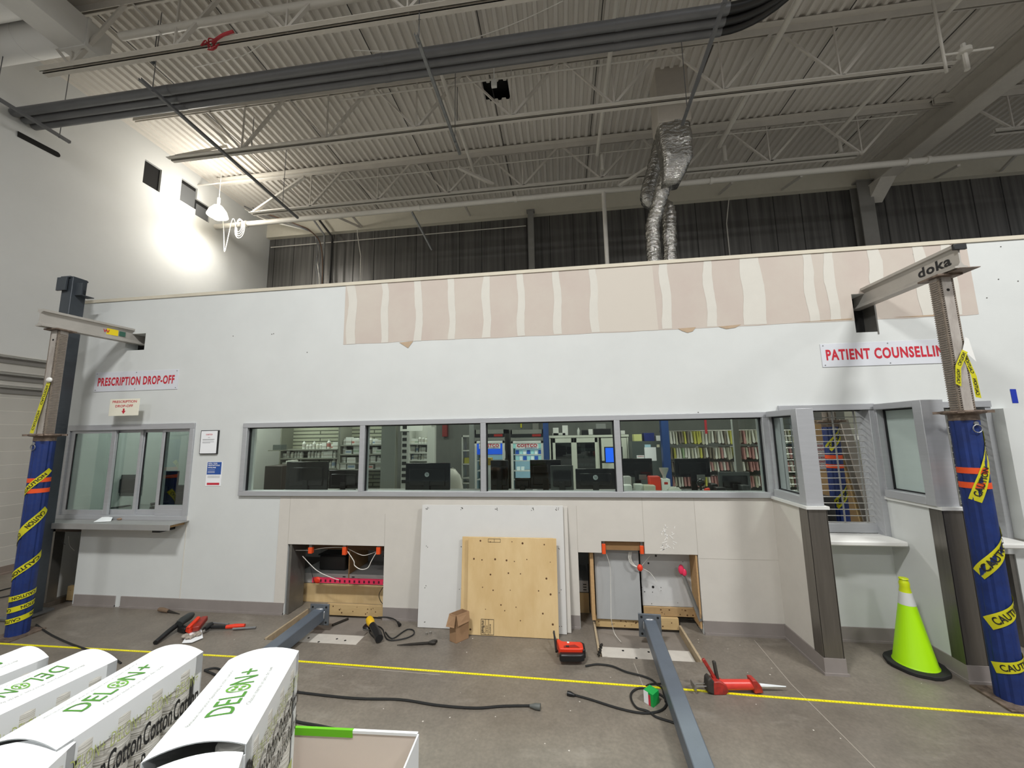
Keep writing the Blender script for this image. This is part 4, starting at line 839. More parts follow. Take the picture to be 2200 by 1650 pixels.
a, b, za, zb = rY(674, 1242, 828, 1252, Yc-.1); t = thing('spirit_level', 'pink and red slotted rail lying across the left opening', 'rail', ((a+b)/2, Yc-.1, za))
MB().box(a, b+.1, Yc-.13, Yc-.1, za, zb).build('rail', PINK, t); mb = MB()
for k in range(14): xx = a+.1+.06*k; mb.box(xx, xx+.02, Yc-.132, Yc-.129, za+.012, zb-.012)
mb.build('slots', M('slot_dark', '#4a1626', .6), t); MB().ball((a+.06, Yc-.12, (za+zb)/2), .04, 1.4, .5, .9).build('red_grip', M('grip_red', '#e23a1e', .5), t)
def tabs(px, py0, py1, wd, lab, Y=WY+.02):
    a, b, za, zb = rY(px-wd/2, py0, px+wd/2, py1, Y); t = thing('orange_tag', lab, 'tag', ((a+b)/2, Y, za), 'orange tape wraps on cut stud ends')
    MB().box(a, b, Y-.012, Y+.03, za, zb).build('tape_wrap', ORG, t, .003); MB().box(a+.006, b-.006, Y-.004, Y+.03, zb, zb+.05).build('stud_end', TRACK, t)
for px, y0, y1, lab in [(667, 1176, 1189, 'orange wrapped stud end at the left side of the left opening'), (740, 1175, 1192, 'orange wrapped stud end in the middle of the left opening'), (813, 1175, 1191, 'orange wrapped stud end at the right side of the left opening')]: tabs(px, y0, y1, 8, lab)
tabs(1297, 1168, 1190, 8, 'orange wrapped stud end left in the right opening'); tabs(1379, 1172, 1190, 8, 'orange wrapped stud end right in the right opening')
def wire(pts, Y, r, mat, lab, grp=None):
    return one('hanging_cable', MB().tube(spline([aY(px, py, Y if not isinstance(Y, list) else Y[i]) for i, (px, py) in enumerate(pts)], 6), r*.62, 6), mat, lab, 'cable', grp)
wire([(620, 1182), (665, 1182), (700, 1177), (740, 1177), (770, 1190), (785, 1193), (812, 1184)], WY+.07, .005, CABLE, 'white cable strung along the top of the left opening')
wire([(745, 1182), (760, 1205), (762, 1215), (775, 1223), (790, 1220), (798, 1205), (808, 1188)], WY+.05, .007, CABLE, 'white cable loop hanging right in the left opening')
wire([(650, 1195), (680, 1225), (710, 1240), (728, 1246)], WY+.1, .006, CABLE, 'white cable sloping down to the pink rail')
wire([(648, 1192), (665, 1215), (672, 1240), (675, 1252)], WY+.12, .005, RUB, 'black cable left in the left opening')
wire([(828, 1255), (815, 1275), (817, 1290), (825, 1300)], WY+.05, .006, RUB, 'black cable at the right side of the left opening')
wire([(1303, 1190), (1311, 1220), (1312, 1260), (1313, 1330)]+[], [WY+.04, WY+.04, WY+.04, WY-.02], .003, CABLE, 'thin white wire hanging in the right opening')
p = aY(1313, 1330, WY-.02); one('hanging_cable', MB().tube(spline([p, aZ(1320, 1360, -.04), aZ(1334, 1379, -.045)], 6), .003, 6), CABLE, 'thin white wire end trailing over the right recess', 'cable')
for i, (dx, lab) in enumerate([(0, 'first'), (2.5, 'second'), (-2.5, 'third')]): wire([(1354+dx, 1186), (1353+dx, 1200), (1360+dx, 1213), (1373, 1220)], WY+.07, .005, CABLE, 'white cables gathered into the red tie in the right opening', 'white cables at the red tie')
for i, (e, lab) in enumerate([((1396, 1195), 'white cable running up right from the red tie'), ((1411, 1250), 'white cable drooping right of the red tie')]): wire([(1376, 1219), ((1376+e[0])/2+3, (1219+e[1])/2-4), e], WY+.09, .004, CABLE, lab)
p = aY(1375, 1220, WY+.06); one('red_tie', MB().ball(p, .028, 1, .8, 1.25, 10), M('grip_red'), 'red tie holding white cables in the right opening', 'tag')
# right opening contents
one('header_board', B(.385, .80, WY+.03, WY+.06, .755, .845), M('header_wood', '#8a6a45', .8, var=.12), 'brown header board at the top notch of the right opening', 'lumber')
x0, x1, z0, z1 = rY(1279, 1192, 1375, 1311, WY+.12); one('cover_panel', B(x0, x1, WY+.12, WY+.14, .045, .86), M('cover_grey', '#a7a9a9', .5, var=.03), 'grey cover panel in the middle of the right opening', 'panel', None, .003)
x2, x3, _, _ = rY(1381, 1200, 1500, 1300, WY+.2)
t = thing('spotted_panel', 'white panel with black drill spots right in the right opening', 'panel', ((x2+x3)/2, WY+.2, .15)); MB().box(x1+.03, x3+.1, WY+.2, WY+.22, .16, .86).build('board', M('panel_white', '#c6c7c6', .6, var=.06, scale=4), t)
mb = MB()
for px, py, r in [(1409, 1194, .011), (1393, 1210, .01), (1403, 1261, .013), (1493, 1227, .014), (1379, 1262, .005), (1385, 1271, .005), (1402, 1272, .004), (1420, 1262, .004), (1420, 1269, .003), (1456, 1295, .003), (1400, 1297, .004), (1467, 1207, .004), (1496, 1269, .005)]:
    p = aY(px, py, WY+.2); mb.cyl((p.x, p.y-.002, p.z), (p.x, p.y, p.z), r, 9)
mb.build('drill_spots', BLK, t)
lum('kick_board', 'spotted plywood kick board right in the right opening', x1+.03, x3+.06, WY+.17, WY+.195, .075, .16, M('kick_ply', '#a98c63', .8, var=.1), 12)
one('upright_board', B(x0-.05, x0-.015, WY+.05, WY+.3, .06, .8), PLY2, 'upright wooden edge beside the grey cover panel', 'lumber')
cab_back(-.05, x0-.06, .21, .33, Yc, 'white drawer box back left in the right opening', [(x0-.1, z) for z in (.235, .262, .29)])
one('plywood_kick', B(-.05, x0-.06, Yc-.015, Yc, .001, .205), PLY, 'plywood kick board left in the right opening', 'lumber')
one('monitor_box', B(.05, .27, 5.07, 5.19, .001, .62), M('panel_white'), 'pale box behind the left part of the right opening', 'box')
A, Bq = aY(1462, 1222, WY+.12), aY(1506, 1335, WY-.0); t = thing('loose_stud', 'steel stud leaning in the right opening with pink flagging', 'stud', (Bq.x, Bq.y, 0))
mb = MB().bar(A, Bq, .035, .004, (0, 1, 0)); mb.bar(A+Vector((.018, 0, 0)), Bq+Vector((.018, 0, 0)), .003, .03, (0, 1, 0)); mb.build('channel', TRACK, t); mb = MB(); mb.ball(A+Vector((0, -.02, 0)), .035, .8, .4, 1.4, 8).ball(A+Vector((.03, -.02, -.03)), .03, .8, .4, 1.2, 8); mb.build('flagging', PINK, t)
for i, (px, z0_, z1_) in enumerate([(619, 0, .75), (1239, 0, .73), (1501, .04, .73)]):
    x = aY(px, 1250, WY).x; one('jamb_stud', B(x-.005 if i != 2 else x-.012, x+.02 if i != 2 else x+.004, WY+.004, WY+WT+.1, z0_+.005, z1_), TRACK if i == 0 else PLY2, ['steel stud at the left side of the left opening', 'stud at the left side of the right opening', 'stud at the right side of the right opening'][i], 'stud')
# left end opening: studs and torn framing
for i, (px, py, h) in enumerate([(112, 1220, .93), (176, 1230, .93)]):
    x = aY(px, py, WY+.05).x; one('jamb_stud', B(x-.02, x+.02, WY+.02, WY+.12, 0, h-.01), TRACK, ['steel stud beside the blue jack post under the steel shelf', 'steel stud at the right side of the opening under the steel shelf'][i], 'stud')
mb = MB().box(-6.4, -5.93, WY+.02, WY+.1, .84, .93); one('torn_header', mb, M('torn_wood', '#4b4239', .9, var=.2, scale=20), 'torn dark header under the left end of the steel shelf', 'lumber')
wire([(130, 1152), (134, 1165), (140, 1170)], WY+.03, .004, RUB, 'short black wire end under the steel shelf'); wire([(147, 1152), (150, 1172), (160, 1183)], WY+.03, .003, CABLE, 'short pale wire end under the steel shelf')
one('concrete_block', B(-6.05, -5.6, 4.45, 4.6, 0, .1), LUM, 'lumber lying behind the opening under the steel shelf', 'lumber')

# ================================================================== LEANING SHEETS
def lean_sheet(name, lab, cat, corners, Yb_, Yt, th, mat):
    """corners px: tl,tr,br,bl; leans from Yb_ at the floor to Yt at the top"""
    (tl, tr, br, bl) = corners; q = [aY(*tl, Yt), aY(*tr, Yt), aY(*br, Yb_), aY(*bl, Yb_)]
    w_ = ((q[1].x-q[0].x)+(q[2].x-q[3].x))/2; xm = sum(p.x for p in q)/4; zt = (q[0].z+q[1].z)/2
    P = [Vector((xm-w_/2, Yt, zt)), Vector((xm+w_/2, Yt, zt)), Vector((xm+w_/2, Yb_, .004)), Vector((xm-w_/2, Yb_, .004))]; n = (P[1]-P[0]).cross(P[2]-P[1]).normalized()
    if n.y > 0: n = -n
    t = thing(name, lab, cat, (xm, Yb_, 0)); MB().prism([p-n*0 for p in P], -n*th).build('sheet', mat, t, .0015); return t, P, n
t, P, n = lean_sheet('drywall_sheet', 'white drywall sheet leaning on the wall, rear one of two', 'sheet', ((912, 1087), (1220, 1088), (1226, 1362), (903, 1350)), 4.09, 4.175, .012, BOARD)
t, P, n = lean_sheet('drywall_sheet', 'white drywall sheet with screw holes leaning behind the plywood', 'sheet', ((907, 1085), (1212, 1086), (1215, 1360), (897, 1350)), 4.06, 4.15, .012, M('sheet_white', '#cfcfcc', .8, var=.015))
mb = MB()
def onS(P, u, v): return P[0].lerp(P[1], u).lerp(P[3].lerp(P[2], u), v)
for u in (.04, .29, .54, .79, .96):
    for v, k in ((.03, 6), (.35, 2), (.68, 2), (.95, 2)):
        for _ in range(k):
            c = onS(P, u+rng.uniform(-.012, .012), v+rng.uniform(-.012, .012)); mb.cyl(c+n*.0012, c-n*.001, .0045, 6)
mb.build('screw_holes', M('hole_grey'), t)
t, P, n = lean_sheet('plywood_sheet', 'plywood sheet leaning behind the front plywood, only its left strip showing', 'sheet', ((993, 1153), (1190, 1156), (1192, 1365), (989, 1362)), 4.0, 4.09, .012, PLY)
t, P, n = lean_sheet('plywood_sheet', 'knotty plywood sheet with grade stamp leaning in front of the drywall', 'sheet', ((1006, 1154), (1197, 1157), (1199, 1374), (1003, 1365)), 3.965, 4.05, .012, PLY)
mb = MB()
for px, py in [(1054, 1165), (1032, 1163), (1102, 1164), (1125, 1167), (1172, 1169), (1065, 1204), (1090, 1206), (1107, 1208), (1018, 1204), (1036, 1206), (1134, 1203), (1184, 1208), (1055, 1238), (1094, 1234), (1120, 1235), (1175, 1244), (1038, 1266), (1061, 1272), (1098, 1271), (1158, 1271), (1183, 1278), (1078, 1303), (1110, 1307), (1086, 1315), (1166, 1319), (1119, 1335), (1186, 1341), (1045, 1313), (1013, 1356)]:
    u = (px-1005)/193; v = (py-1155)/(212+u*4); c = onS(P, min(.98, max(.02, u)), v); r = rng.uniform(.004, .011); mb.cyl(c+n*.0008, c-n*.002, r, 9)
mb.build('knots', KNOT, t)
mb = MB(); e0 = onS(P, .16, .84); ex = onS(P, .30, .84)-e0; ey = onS(P, .16, .99)-e0
for a, b in [((0, 0), (1, 0)), ((1, 0), (1, 1)), ((1, 1), (0, 1)), ((0, 1), (0, 0)), ((.33, 0), (.33, 1)), ((.6, 0), (.6, 1))]: mb.bar(e0+ex*a[0]+ey*a[1]+n*.001, e0+ex*b[0]+ey*b[1]+n*.001, .003, .002, n)
text_on(mb, 'StandForm', e0+ex*.05+ey*.93, -ey*.85, ex*.22, n*.0015, .02); text_on(mb, 'EXTERIOR', e0+ex*.66+ey*.9, -ey*.6, ex*.12, n*.0015, 0); text_on(mb, 'CSA 0151', e0+ex*.4+ey*.9, -ey*.5, ex*.13, n*.0015, 0)
e0 = onS(P, .23, .015); ex = onS(P, .37, .015)-e0; ey = onS(P, .23, .05)-e0
for a, b in [((0, 0), (1, 0)), ((1, 0), (1, 1)), ((1, 1), (0, 1)), ((0, 1), (0, 0)), ((.5, 0), (.5, 1))]: mb.bar(e0+ex*a[0]+ey*a[1]+n*.001, e0+ex*b[0]+ey*b[1]+n*.001, .0025, .002, n)
mb.build('grade_stamp', INK, t)

# ================================================================== FLOOR OBJECTS
def fl(px, py, z=0.0): return aZ(px, py, z)
def cord(name, label, pts, r, z=None, k=8, mat=RUB, parent=None, cat='cable'):
    z = r if z is None else z; P = spline([fl(px, py, z) for px, py in pts], k); mb = MB().tube(P, r, 7)
    return mb.build(name, mat, parent) if parent is not None else one(name, mb, mat, label, cat)
# yellow measuring tape across the floor
P = [fl(*p, .004) for p in [(-40, 1380), (500, 1410), (1000, 1446), (1500, 1483), (1620, 1494), (2240, 1540)]]
mb = MB()
for a, b in zip(P, P[1:]):
    d = (b-a).normalized(); s = Vector((-d.y, d.x, 0))*.010; mb.add([a-s, b-s, b+s, a+s], [(0, 1, 2, 3)]).add([a-s-Vector((0, 0, .003)), b-s-Vector((0, 0, .003)), b-s, a-s], [(0, 1, 2, 3)])
t = thing('measuring_tape', 'yellow measuring tape pulled out across the whole floor', 'tape measure', P[0]); mb.build('blade', M('tape_yellow', '#f2e61c', .35), t)
mb = MB()
for i in range(400):
    u = i/400; tot = (P[-1]-P[0]); c = P[0]+tot*u
    if c.y > 4 or not (-5.5 < c.x < 3.2): continue
    # project onto the polyline
    for a, b in zip(P, P[1:]):
        if a.x <= c.x <= b.x: c = a.lerp(b, (c.x-a.x)/(b.x-a.x)); break
    mb.box(c.x-.001, c.x+.001, c.y-.009, c.y-.002 if i % 5 else c.y+.006, c.z+.0003, c.z+.0008)
mb.build('graduations', INK, t)
# traffic cone
c0 = fl(1968, 1432); c0 = Vector((c0.x, c0.y, 0)); t = thing('traffic_cone', 'lime green traffic cone with white band and black base between the side walls', 'cone', c0)
lx = .335; h = .70
ztop = aY(1937, 1241, c0.y).z; h = ztop
mb = MB(); pts = []
for k in range(24):
    a = 2*PI*k/24; ca, sa = math.cos(a), math.sin(a); s = .19/max(abs(ca), abs(sa), .80*(abs(ca)+abs(sa))*.88); pts.append(Vector((c0.x+s*ca, c0.y+s*sa, .0)))
mb.prism(pts, (0, 0, .03)); R2 = Matrix.Translation(c0) @ Matrix.Rotation(.42, 4, 'Z') @ Matrix.Translation(-c0); mb.xf(R2); mb.build('base', M('black_rubber', '#1b1c1a', .75, var=.2), t, .006)
def cr(z): return .132-(.132-.030)*(z-.03)/(h-.05-.03)
zb_, zc_ = h*.70, h*.84
MB().lathe([(cr(.03)+.012, .03), (cr(.03)+.004, .045), (cr(zb_), zb_)], c0, 36).build('cone_body', LIME, t)
MB().lathe([(cr(zb_)+.001, zb_), (cr(zc_)+.001, zc_)], c0, 36).build('white_band', WREF, t)
MB().lathe([(cr(zc_), zc_), (cr(h*.9), h*.9), (.036, h*.94), (.032, h-.03), (.026, h-.012), (.034, h-.008), (.030, h)], c0, 36).build('cone_tip', LIMER, t)
# rotary hammer
o = fl(1230, 1440); t = thing('rotary_hammer', 'red and black rotary hammer lying on the floor beside the right recess', 'power tool', o)
def loc_frame(a, b):  # builds a frame from two floor points: origin a, x along a->b, y away from camera
    x = (b-a); x.z = 0; L_ = x.length; x.normalize(); return a, x, Vector((-x.y, x.x, 0)), L_
def tf(mb, o, x, y): return mb.xf(Matrix(((x.x, y.x, 0, o.x), (x.y, y.y, 0, o.y), (0, 0, 1, o.z), (0, 0, 0, 1))))
O, X_, Y_, L_ = loc_frame(fl(1203, 1432), fl(1258, 1432)); O = Vector((O.x, O.y, 0)); s = L_/.24
body = [(-.01, .20), (.0, .13), (.005, .06), (.03, .055), (.2, .05), (.235, .06), (.24, .15), (.22, .18), (.06, .19), (.035, .20), (.02, .235), (-.005, .235)]
tf(MB().prism([(u*s, v*s, .04) for u, v in body], (0, 0, .075)), O, X_, Y_).build('housing', REDO, t, .008)
tf(MB().prism([(u*s, v*s, .03) for u, v in [(.0, .06), (.0, .01), (.02, 0), (.2, 0), (.24, .02), (.235, .055)]], (0, 0, .06)), O, X_, Y_).build('grip', BLK, t, .012)
tf(MB().prism([(u*s, v*s, .035) for u, v in [(.225, .05), (.255, .06), (.26, .17), (.23, .2), (.07, .205), (.06, .188), (.22, .178), (.235, .15)]], (0, 0, .07)), O, X_, Y_).build('rear_cover', BLK, t, .006)
tf(MB().cyl((.005, .235*s, .08), (.0, .275*s, .08), .026, 16, .018), O, X_, Y_).build('chuck', BLK, t)
tf(MB().cyl((.0, .27*s, .08), (-.025, .42*s, .085), .006, 8), O, X_, Y_).build('drill_bit', STEEL, t)
tf(MB().tube([(-.015, .12*s, .06), (-.02, .14*s, .07), (-.028, .26*s, .17)], [.014, .01, .008], 10), O, X_, Y_).build('side_handle', BLK, t)
tf(MB().prism([(u*s, v*s, .116) for u, v in [(.05, .07), (.2, .07), (.16, .12), (.05, .10)]], (0, 0, .002)), O, X_, Y_).build('vent_recess', M('recess_red', '#8f1f12', .5), t)
tf(MB().box(.07*s, .1*s, .075*s, .1*s, .117, .121), O, X_, Y_).build('switch', BLK, t); tf(MB().box(.09*s, .11*s, .15*s, .175*s, .1155, .117), O, X_, Y_).build('badge', WHT, t)
cord('power_cord', '', [(1258, 1431), (1268, 1429), (1285, 1427), (1315, 1431), (1345, 1443), (1380, 1452), (1400, 1460), (1412, 1470), (1422, 1478), (1426, 1492), (1430, 1508)], .007, .012, parent=t)
# long extension cords
t = thing('extension_cord', 'black extension cord with grey socket end in the middle of the floor', 'cord', fl(640, 1488)); cord('cable', '', [(440, 1440), (520, 1470), (640, 1487), (760, 1500), (860, 1503), (940, 1515), (1020, 1521), (1080, 1517), (1140, 1516)], .0085, .009, parent=t)
a, b = fl(1138, 1516, .017), fl(1161, 1519, .019); MB().tube([a, a.lerp(b, .35), a.lerp(b, .5), b], [.009, .016, .02, .022], 12).build('socket', M('socket_grey', '#5b5f5c', .5), t)
t = thing('extension_cord', 'black extension cord with plug coiled under the right lying post', 'cord', fl(1220, 1490)); cord('cable', '', [(1234, 1493), (1270, 1503), (1320, 1519), (1360, 1529), (1392, 1532), (1420, 1526), (1432, 1512), (1425, 1497), (1400, 1483), (1375, 1478), (1358, 1487), (1356, 1502), (1368, 1520), (1392, 1528), (1410, 1540), (1440, 1550), (1460, 1556)], .0075, .009, parent=t, k=8)
a, b = fl(1219, 1489, .014), fl(1235, 1494, .012); MB().tube([a, a.lerp(b, .4), b], [.016, .017, .009], 12).build('plug', BLK, t)
cord('power_cord', 'thin black cable curling behind the green box', [(1388, 1474), (1393, 1471), (1405, 1469), (1425, 1469)], .006)
cord('floor_cable', 'black cable running from the left jack post towards the cartons', [(78, 1342), (105, 1361), (135, 1376), (165, 1388), (195, 1397), (228, 1404), (260, 1425)], .008)
cord('floor_cable', 'black cable behind the two right cartons', [(438, 1440), (455, 1436), (470, 1437), (490, 1450)], .008); cord('floor_cable', 'black cable emerging right of the last white carton near the green tray', [(630, 1548), (650, 1553), (690, 1560), (760, 1575)], .009)
cord('floor_cable', 'upper black cable at the left edge behind the steel post', [(-40, 1283), (0, 1269), (32, 1261)], .008); cord('floor_cable', 'lower black cable at the left edge behind the steel post', [(-40, 1292), (0, 1284), (32, 1277)], .008)
# green and white box
o = fl(1398, 1518); t = thing('small_box', 'small green and white fastener box beside the coiled cord', 'box', o)
a, b, c_ = fl(1384, 1508), fl(1404, 1521), fl(1417, 1510); u = (b-a); v = (c_-b)
MB().prism([a, a+u, a+u+v, a+v], (0, 0, .085)).build('carton', M('box_green', '#0f9a45', .45), t, .002)
n = u.cross(Vector((0, 0, 1))).normalized()*.001; MB().prism([a+n, a+u*.5+n, a+u*.5+n+Vector((0, 0, .083)), a+n+Vector((0, 0, .083))], n*.3).build('white_label', PAPER, t); MB().prism([a+u*.5+n, a+u*.72+n, a+u*.72+n+Vector((0, 0, .07)), a+u*.5+n+Vector((0, 0, .07))], n*.3).build('red_label', M('poster_red'), t)
# caulking gun
O, X_, Y_, L_ = loc_frame(fl(1536, 1494), fl(1640, 1494)); O = Vector((O.x, O.y, 0)); t = thing('caulking_gun', 'red caulking gun with two handles lying on the yellow tape', 'tool', O); s = L_
tf(MB().cyl((.12*s, .04, .05), (.86*s, .04, .05), .034, 24), O, X_, Y_).build('barrel', M('gun_red', '#cf3b30', .35, var=.08, scale=20), t)
tf(MB().prism([(u_*s, .0+.0, z_) for u_, z_ in [(-.02, .0), (.22, .0), (.3, .02), (.26, .07), (.12, .092), (-.02, .09)]], (0, .085, 0)), O, X_, Y_).build('handle_block', REDP, t, .006)
tf(MB().prism([(u_*s, .005, z_) for u_, z_ in [(.84, .005), (1.02, .01), (1.0, .05), (.9, .095), (.8, .098)]], (0, .075, 0)), O, X_, Y_).build('front_cap', REDP, t, .006)
tf(MB().cyl((1.0*s, .04, .045), (1.13*s, .04, .042), .014, 12, .012).cyl((1.13*s, .04, .042), (1.55*s, .04, .035), .012, 12, .004), O, X_, Y_).build('nozzle', M('nozzle_clear', '#d9dde0', .3), t)
tf(MB().bar((.1*s, .05, .08), (-.12*s, .06, .22), .022, .026), O, X_, Y_).build('trigger_handle', REDP, t, .006); tf(MB().bar((.14*s, .05, .08), (.12*s, .07, .20), .022, .03), O, X_, Y_).build('grip_handle', M('old_black', '#33302b', .6, var=.3, scale=20), t, .006)
tf(MB().prism([(u_*s, .0, z_) for u_, z_ in [(-.15, .02), (.0, .0), (.02, .09), (-.06, .12), (-.12, .10)]], (0, .07, 0)), O, X_, Y_).build('ratchet_body', M('old_black'), t, .008)
tf(MB().cyl((-.1*s, .02, .05), (-.38*s, .02, .05), .005, 8).cyl((-.1*s, .05, .05), (-.38*s, .05, .05), .005, 8).box(-.41*s, -.37*s, .0, .07, .03, .07), O, X_, Y_).build('push_rods', STEEL, t)
# cardboard box standing open
q = [fl(966, 1377), fl(980, 1383), fl(1007, 1371), fl(992, 1366)]; cxy = sum((Vector(p) for p in q), Vector())/4; t = thing('cardboard_box', 'small brown cardboard box standing open in front of the plywood', 'box', (cxy.x, cxy.y, 0))
a = Vector((q[0].x, q[0].y, 0)); b = Vector((q[1].x, q[1].y, 0)); c_ = Vector((q[2].x, q[2].y, 0)); d_ = a+(c_-b); hh = aY(983, 1323, b.y).z
for i, (p0, p1) in enumerate([(a, b), (b, c_), (c_, d_), (d_, a)]):
    nn = (p1-p0).cross(Vector((0, 0, 1))).normalized()
    MB().prism([p0, p1, p1+Vector((0, 0, hh)), p0+Vector((0, 0, hh))], -nn*.003).build('side', CARD, t)
    if i < 2:
        oo = nn*.004; tip = nn*(.02 if i == 0 else .012); dz = Vector((0, 0, -.1 if i == 0 else -.085)); MB().prism([p0+oo+Vector((0, 0, hh)), p1+oo+Vector((0, 0, hh)), p1+tip+oo+dz+Vector((0, 0, hh)), p0+tip*2.2+oo+dz+Vector((0, 0, hh))], nn*.003).build('flap', CARD, t)
MB().prism([a, b, c_, d_], (0, 0, .003)).build('bottom', CARD, t)
# grinder with cord
O = fl(800, 1362); O = Vector((O.x, O.y, 0)); t = thing('angle_grinder', 'yellow and black angle grinder with looped cord beside the left recess', 'power tool', O)
A, Bq = fl(796, 1352, .055), fl(812, 1366, .04); T0 = aY(793, 1322, fl(797, 1352).y+.12)
MB().tube([fl(815, 1372, .045), fl(811, 1362, .05), fl(804, 1349, .07), fl(799, 1342, .085)], [.036, .04, .034, .03], 18).build('motor_body', BLK, t)
MB().tube([fl(799, 1342, .085), fl(796, 1336, .10), fl(793, 1330, .11)], [.03, .04, .034], 16).build('gear_head', M('tool_yellow', '#d0a514', .4), t)
c = fl(793, 1345, .03); MB().lathe([(.05, -.022), (.062, -.018), (.062, 0), (.05, .012)], c, 24).build('disc_guard', BLK, t); MB().lathe([(.063, -.012), (.063, -.006)], c, 24).build('disc_edge', STEEL, t)
cord('power_cord', '', [(812, 1376), (800, 1366), (794, 1358), (797, 1350), (810, 1345), (822, 1352), (828, 1368), (836, 1375), (852, 1375), (875, 1370), (889, 1362), (888, 1354), (876, 1352), (862, 1360), (848, 1370), (838, 1370), (828, 1358)], .006, .009, parent=t, k=6)
cord('plug_cord', '', [(812, 1326), (830, 1326), (846, 1330), (856, 1338)], .006, .03, parent=t); a = fl(855, 1337, .03); MB().tube([a, fl(859, 1343, .02)], [.012, .018], 10).build('plug', BLK, t)
# spud wrench
O, X_, Y_, L_ = loc_frame(fl(853, 1386, .012), fl(938, 1380, .012)); s = L_; O = Vector((O.x, O.y, .012)); t = thing('spud_wrench', 'dark adjustable spud wrench lying before the drywall sheets', 'wrench', O)
tf(MB().tube([(0, 0, 0), (.35*s, 0, 0), (.66*s, 0, 0), (.82*s, 0, 0)], [.003, .010, .012, .012], 8), O, X_, Y_).build('tapered_handle', M('tool_black_steel', '#3a3733', .45, .6), t)
tf(MB().prism([(u_*s, v_*s, -.01) for u_, v_ in [(.78, -.035), (.9, -.075), (.97, -.07), (.99, -.03), (.95, -.02), (.93, .0), (.99, .03), (1.02, .06), (.96, .1), (.88, .085), (.8, .03)]], (0, 0, .022)), O, X_, Y_).build('jaw', M('tool_black_steel'), t, .003)
for i, (px, py) in enumerate([(917, 1363), (925, 1361)]):
    p = fl(px, py); one('hex_nut', MB().lathe([(.012, 0), (.012, .018), (.006, .018), (.006, .019)], p, 6), STEEL, ['left of two shiny nuts on the floor', 'right of two shiny nuts on the floor'][i], 'nut', 'shiny nuts')
# blower, gloves, screw gun, trowel
t = thing('dust_blower', 'black and red handheld power tool with a long black tube', 'power tool', fl(390, 1360))
MB().tube([fl(334, 1381, .02), fl(362, 1357, .045), fl(384, 1340, .07), fl(386, 1338, .075)], [.022, .024, .026, .034], 16).build('nozzle_tube', BLK, t)
MB().tube([fl(384, 1342, .075), fl(392, 1334, .085), fl(406, 1325, .085), fl(412, 1321, .08)], [.034, .04, .04, .028], 16).build('motor_housing', M('housing_dark', '#2a2e2e', .45), t)
MB().bar(fl(404, 1350, .07), fl(428, 1326, .12), .035, .03).bar(fl(404, 1350, .05), fl(412, 1354, .04), .05, .05).build('handle', REDO, t, .008)
MB().bar(fl(420, 1352, .05), fl(440, 1328, .07), .06, .05).build('battery_pack', M('dark_red_pack', '#8e2a1e', .45), t, .01); MB().bar(fl(386, 1350, .03), fl(402, 1354, .03), .05, .05).build('foot', BLK, t, .008)
t = thing('work_gloves', 'white cloth with grey work gloves lying beside the black and red tool', 'gloves', fl(412, 1372))
q = [fl(391, 1382, .006), fl(412, 1381, .01), fl(436, 1371, .008), fl(433, 1353, .01), fl(408, 1356, .012)]; MB().prism(q, (0, 0, .004)).build('cloth', PAPER, t)
mb = MB(); Gm = M('dirty_glove', '#9a9186', .9, var=.3, scale=30)
for i, (px, py, r) in enumerate([(398, 1366, .026), (404, 1369, .02), (411, 1368, .018), (418, 1364, .02), (424, 1361, .024), (428, 1362, .018)]): mb.ball(fl(px, py, .03), r, 1.2, 1.3, .7, 10)
for px, py in [(396, 1370), (403, 1372), (410, 1372), (417, 1368), (424, 1366)]: mb.tube([fl(px, py-4, .03), fl(px-1, py+1, .02)], [.011, .008], 8)
mb.build('glove', Gm, t)
t = thing('screwdriver_gun', 'black and orange gun shaped tool with metal rod near the gloves', 'tool', fl(480, 1348))
MB().tube([fl(440, 1352, .04), fl(450, 1344, .045), fl(456, 1340, .05)], [.022, .028, .02], 12).tube([fl(454, 1347, .035), fl(486, 1347, .03)], .016, 10).build('body', BLK, t); MB().tube([fl(486, 1347, .03), fl(505, 1345, .032), fl(526, 1344, .03)], [.018, .022, .018], 12).build('orange_grip', REDO, t)
MB().cyl(fl(500, 1351, .02), fl(550, 1348, .02), .010, 10).build('rod', GALV, t); MB().cyl(fl(437, 1357, .02), fl(442, 1354, .03), .016, 12).build('chrome_end', STEEL, t)
one('steel_rod', MB().cyl(fl(452, 1338, .02), fl(491, 1341, .02), .009, 10), GALV, 'short steel rod lying behind the orange tool', 'rod')
t = thing('pointed_tool', 'wooden handled pointed tool at the foot of the wall left', 'tool', fl(355, 1312)); MB().tube([fl(342, 1309, .03), fl(350, 1310, .03), fl(362, 1313, .02)], [.02, .024, .018], 10).build('handle', M('tool_wood', '#6e5a47', .7), t); MB().tube([fl(362, 1313, .02), fl(386, 1319, .006)], [.014, .003], 8).build('blade', M('tool_black_steel'), t)
one('broken_rod', MB().cyl(aZ(714, 1343, -.055), aZ(748, 1329, -.055), .012, 8), M('tool_black_steel'), 'dark rod lying in the left floor recess', 'rod')
mb = MB(); a, b = aZ(1286, 1409, .01), aY(1292, 1384, aZ(1286, 1409, .01).y+.02); mb.tube([a, b], .011, 10); one('masonry_bit', mb.tube([a.lerp(b, i/24)+Vector((.011*math.cos(i*1.1), .011*math.sin(i*1.1), 0)) for i in range(25)], .006, 6), M('tool_black_steel'), 'short black masonry bit standing at the corner of the right recess', 'drill bit')
